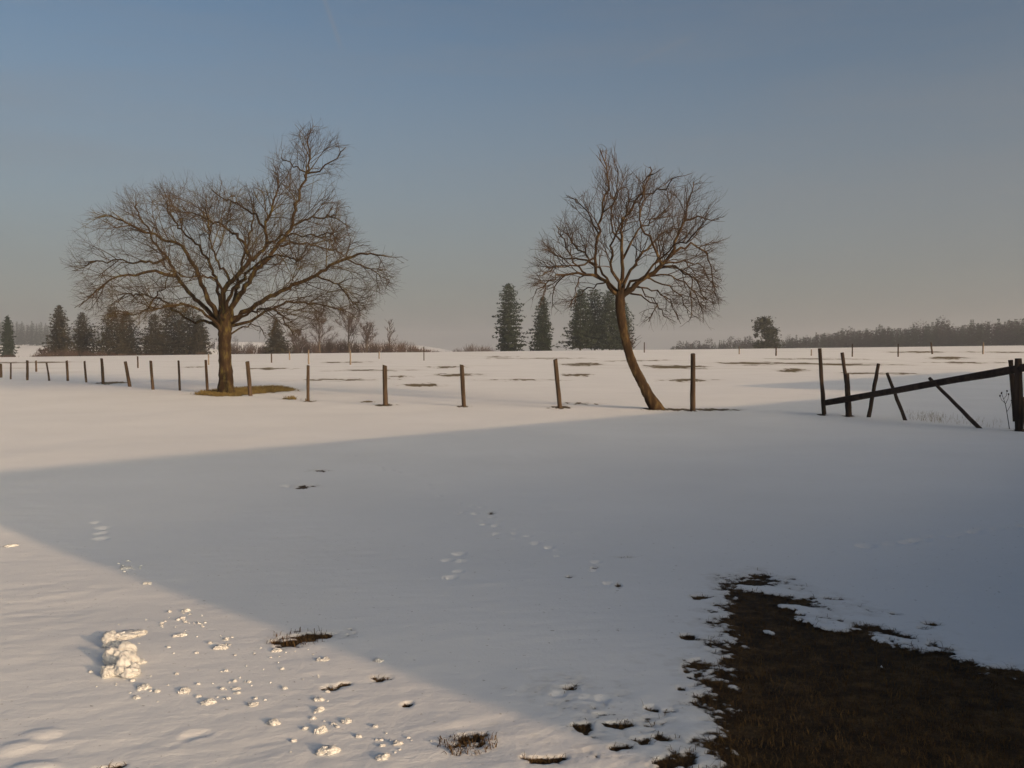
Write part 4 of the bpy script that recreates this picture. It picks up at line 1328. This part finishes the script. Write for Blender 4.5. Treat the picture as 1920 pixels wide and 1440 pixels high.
def wood(name, prof, n, d0, d1, seed, lab, conf=.5, hmax=26, depth=60, mats=('needle', 'wood_twigs')):
    """prof: (px, top py); the edge recedes from d1 (right end) to d0 (left end)."""
    g = random.Random(seed); gn = np.random.default_rng(seed)
    xs_ = [p[0] for p in prof]; ts_ = [p[1] for p in prof]
    tc_ = [spruce_arrays(15, 2.6, 90 + k, .02, .55, .6) for k in range(3)]
    Vs, Fs, Mi = [], [], []; o_ = 0
    for k in range(n):
        px = xs_[0] + (xs_[-1] - xs_[0]) * (k + g.random()) / n
        dd = float(np.interp(px, [xs_[0], xs_[-1]], [d0, d1])) + depth * g.random() ** 1.3
        top = float(np.interp(px, xs_, ts_)) + (abs(g.gauss(0, 4.0)) if g.random() < .8 else -abs(g.gauss(0, 5.0)))
        x = (px - 960) / F * dd; zb = float(z_base(x, dd))
        v = pix_dir(px, top); h = CAMZ + v.z / v.y * dd - zb
        h = max(4, min(h, hmax))
        if g.random() < conf:
            V, Fc = tc_[g.randrange(3)]
            s = h / 15.0; a = g.uniform(0, 6.28); ws = s * g.uniform(.7, 1.3)
            Vr = np.stack([(V[:, 0] * math.cos(a) - V[:, 1] * math.sin(a)) * ws, (V[:, 0] * math.sin(a) + V[:, 1] * math.cos(a)) * ws, V[:, 2] * s], 1)
            mi = 0
        else:
            m = 420
            C = gn.normal(0, 1, (m, 3)); C /= np.linalg.norm(C, axis=1, keepdims=True); C *= (gn.uniform(0, 1, m) ** .4)[:, None]
            w = h * g.uniform(.2, .32)
            C = C * np.array([w, w, h * .42]) + np.array([0, 0, h * .58])
            Vr, Fc = leaf_tris(C, np.full(m, .75), gn, 1.6)
            Vr = np.concatenate([Vr, np.array([[-.2, 0, 0], [.2, 0, 0], [0, 0, h * .7]])]); Fc = np.concatenate([Fc, [[3 * m, 3 * m + 1, 3 * m + 2]]])
            mi = 1
        Vs.append(Vr + np.array([x, dd, zb])); Fs.append(Fc + o_); o_ += len(Vr)
        Mi.append(np.full(len(Fc), mi))
    o = mesh_obj(name, np.concatenate(Vs), [np.concatenate(Fs)], [M[m] for m in mats], matidx=np.concatenate(Mi))
    tag(o, lab, 'woodland', kind='stuff')


wood('distant_wood', [(1256, 649), (1300, 643), (1345, 641), (1380, 638), (1400, 636), (1480, 634), (1510, 629), (1545, 622), (1600, 617), (1640, 613), (1700, 613), (1745, 608), (1768, 600), (1785, 612), (1800, 609), (1830, 603), (1870, 603), (1895, 596), (1930, 600), (2100, 590)],
     420, 620, 430, 5, 'dark hazy mixed wood along the skyline at right', .62)
wood('hillside_wood', [(-160, 600), (0, 600), (60, 603), (110, 610), (200, 622), (300, 632), (420, 640), (520, 650)], 260, 1180, 1050, 6, 'pale hazy wood on the far hillside at left', .75, hmax=32, depth=120)

# ------------------------------------------------------------------ house and barn behind the camera, which cast the big shadow
E2 = Vector((math.sin(R(SUN_AZ)), math.cos(R(SUN_AZ)), 0))       # towards the sun
E1 = Vector((-E2.y, E2.x, 0))                                    # along the eaves, to the far right
if E1.y < 0: E1 = -E1


def building(name, corner, length, depth, wall_h, ridge_h, label, wins):
    """corner: roof's near left corner on the ground plan. local x = along eaves, y = towards the sun side."""
    root = empty(name, (corner[0], corner[1], 0))
    root.rotation_euler.z = math.atan2(E1.y, E1.x)
    sgn = 1.0 if (E1.cross(E2)).z > 0 else -1.0       # local +y after rotation is 90deg ccw from E1
    S = lambda v: (v[0], v[1] * sgn, v[2])

    def solid(nm, pts, faces, mat, par=root):
        o = mesh_obj(nm, np.array([S(p) for p in pts]), [np.array(f) for f in faces], mat, par)
        return o
    ov = .35; L, D = length, depth; rh = ridge_h
    slope = (rh - wall_h + 0) / (D / 2)
    wt = lambda y: rh - .2 - abs(y - D / 2) * slope
    x0, x1, y0, y1 = ov, L - ov, ov + .15, D - ov - .15
    pts = [(x0, y0, -.3), (x1, y0, -.3), (x1, y1, -.3), (x0, y1, -.3), (x0, y0, wt(y0)), (x1, y0, wt(y0)), (x1, y1, wt(y1)), (x0, y1, wt(y1)), (x0, D / 2, wt(D / 2)), (x1, D / 2, wt(D / 2))]
    solid('wall', pts, [[(0, 1, 5, 4), (2, 3, 7, 6), (4, 5, 9, 8), (6, 7, 8, 9)], [(1, 2, 6), (1, 6, 9), (1, 9, 5), (3, 0, 4), (3, 4, 8), (3, 8, 7)]], M['wall'])
    e = rh - (D / 2) * slope
    th = .18
    rp = [(0, 0, e), (L, 0, e), (L, D / 2, rh), (0, D / 2, rh), (0, D, e), (L, D, e),
          (0, 0, e - th), (L, 0, e - th), (L, D / 2, rh - th), (0, D / 2, rh - th), (0, D, e - th), (L, D, e - th)]
    solid('roof', rp, [[(0, 1, 2, 3), (3, 2, 5, 4), (6, 9, 8, 7), (9, 10, 11, 8), (0, 6, 7, 1), (5, 11, 10, 4), (0, 3, 9, 6), (3, 4, 10, 9), (1, 7, 8, 2), (2, 8, 11, 5)]], M['roof'])

    def bx(nm, a, b, mat, par=root):
        (ax, ay, az), (bx_, by, bz) = a, b
        p = [(ax, ay, az), (bx_, ay, az), (bx_, by, az), (ax, by, az), (ax, ay, bz), (bx_, ay, bz), (bx_, by, bz), (ax, by, bz)]
        return solid(nm, p, [[(0, 3, 2, 1), (4, 5, 6, 7), (0, 1, 5, 4), (1, 2, 6, 5), (2, 3, 7, 6), (3, 0, 4, 7)]], mat, par)
    for wx in wins:
        f = bx('window', (wx, y0 - .05, .95), (wx + 1.0, y0 - .004, 2.05), M['frame'])
        bx('pane', (wx + .07, y0 - .058, 1.02), (wx + .93, y0 - .052, 1.98), M['glass'], f)
    dv = bx('door', (L * .42, y0 - .06, .02), (L * .42 + 1.0, y0 - .004, 2.1), M['roof'])
    bx('handle', (L * .42 + .85, y0 - .10, 1.0), (L * .42 + .9, y0 - .062, 1.12), M['frame'], dv)
    tag(root, label, 'building')
    return root


pA, pB, pC, pD = G(0, 885), G(1220, 775), G(0, 975), G(1000, 1370)
tanE = math.tan(R(SUN_EL))
u2 = 0.5 * (pC.dot(E1) + pD.dot(E1))       # lateral coordinate of the lower shadow edge
v1 = 0.5 * (pA.dot(E2) + pB.dot(E2))       # how far towards the sun the upper edge lies
v_eave = 2.3
D_h = 8.0
corner = E1 * u2 + E2 * v_eave
ridge = (v_eave + D_h / 2 - v1) * tanE
building('farmhouse', corner, 30.5, D_h, 2.9, ridge, 'timber farmhouse with a tiled gable roof whose shadow crosses the snow', [3, 7, 10, 17, 21, 25])
q = G(1370, 724)
u3 = q.dot(E1); v3 = q.dot(E2)
corner = E1 * u3 + E2 * (v3 + 30)
building('barn', corner, 26, 10, 5.0, 35 * tanE, 'tall timber barn beyond the farmhouse casting the farther shadow', [4, 9, 15, 20])

# ------------------------------------------------------------------ haze
hz = bpy.data.meshes.new('haze')
import bmesh
bm = bmesh.new(); bmesh.ops.create_cube(bm, size=1); bm.to_mesh(hz); bm.free()
ho = bpy.data.objects.new('haze', hz)
ho.scale = (7600, 7600, 95); ho.location = (0, 0, 95 / 2 - 32)
COL.objects.link(ho)
hm = bpy.data.materials.new('haze'); hm.use_nodes = True
hm.node_tree.nodes.remove(hm.node_tree.nodes['Principled BSDF'])
pv = hm.node_tree.nodes.new('ShaderNodeVolumePrincipled')
pv.inputs['Color'].default_value = (0.76, 0.76, 0.77, 1)
pv.inputs['Density'].default_value = 0.00042
pv.inputs['Anisotropy'].default_value = 0.5
hm.node_tree.links.new(pv.outputs[0], hm.node_tree.nodes['Material Output'].inputs['Volume'])
hz.materials.append(hm)
tag(ho, 'thin winter haze over the fields', 'haze', kind='stuff')
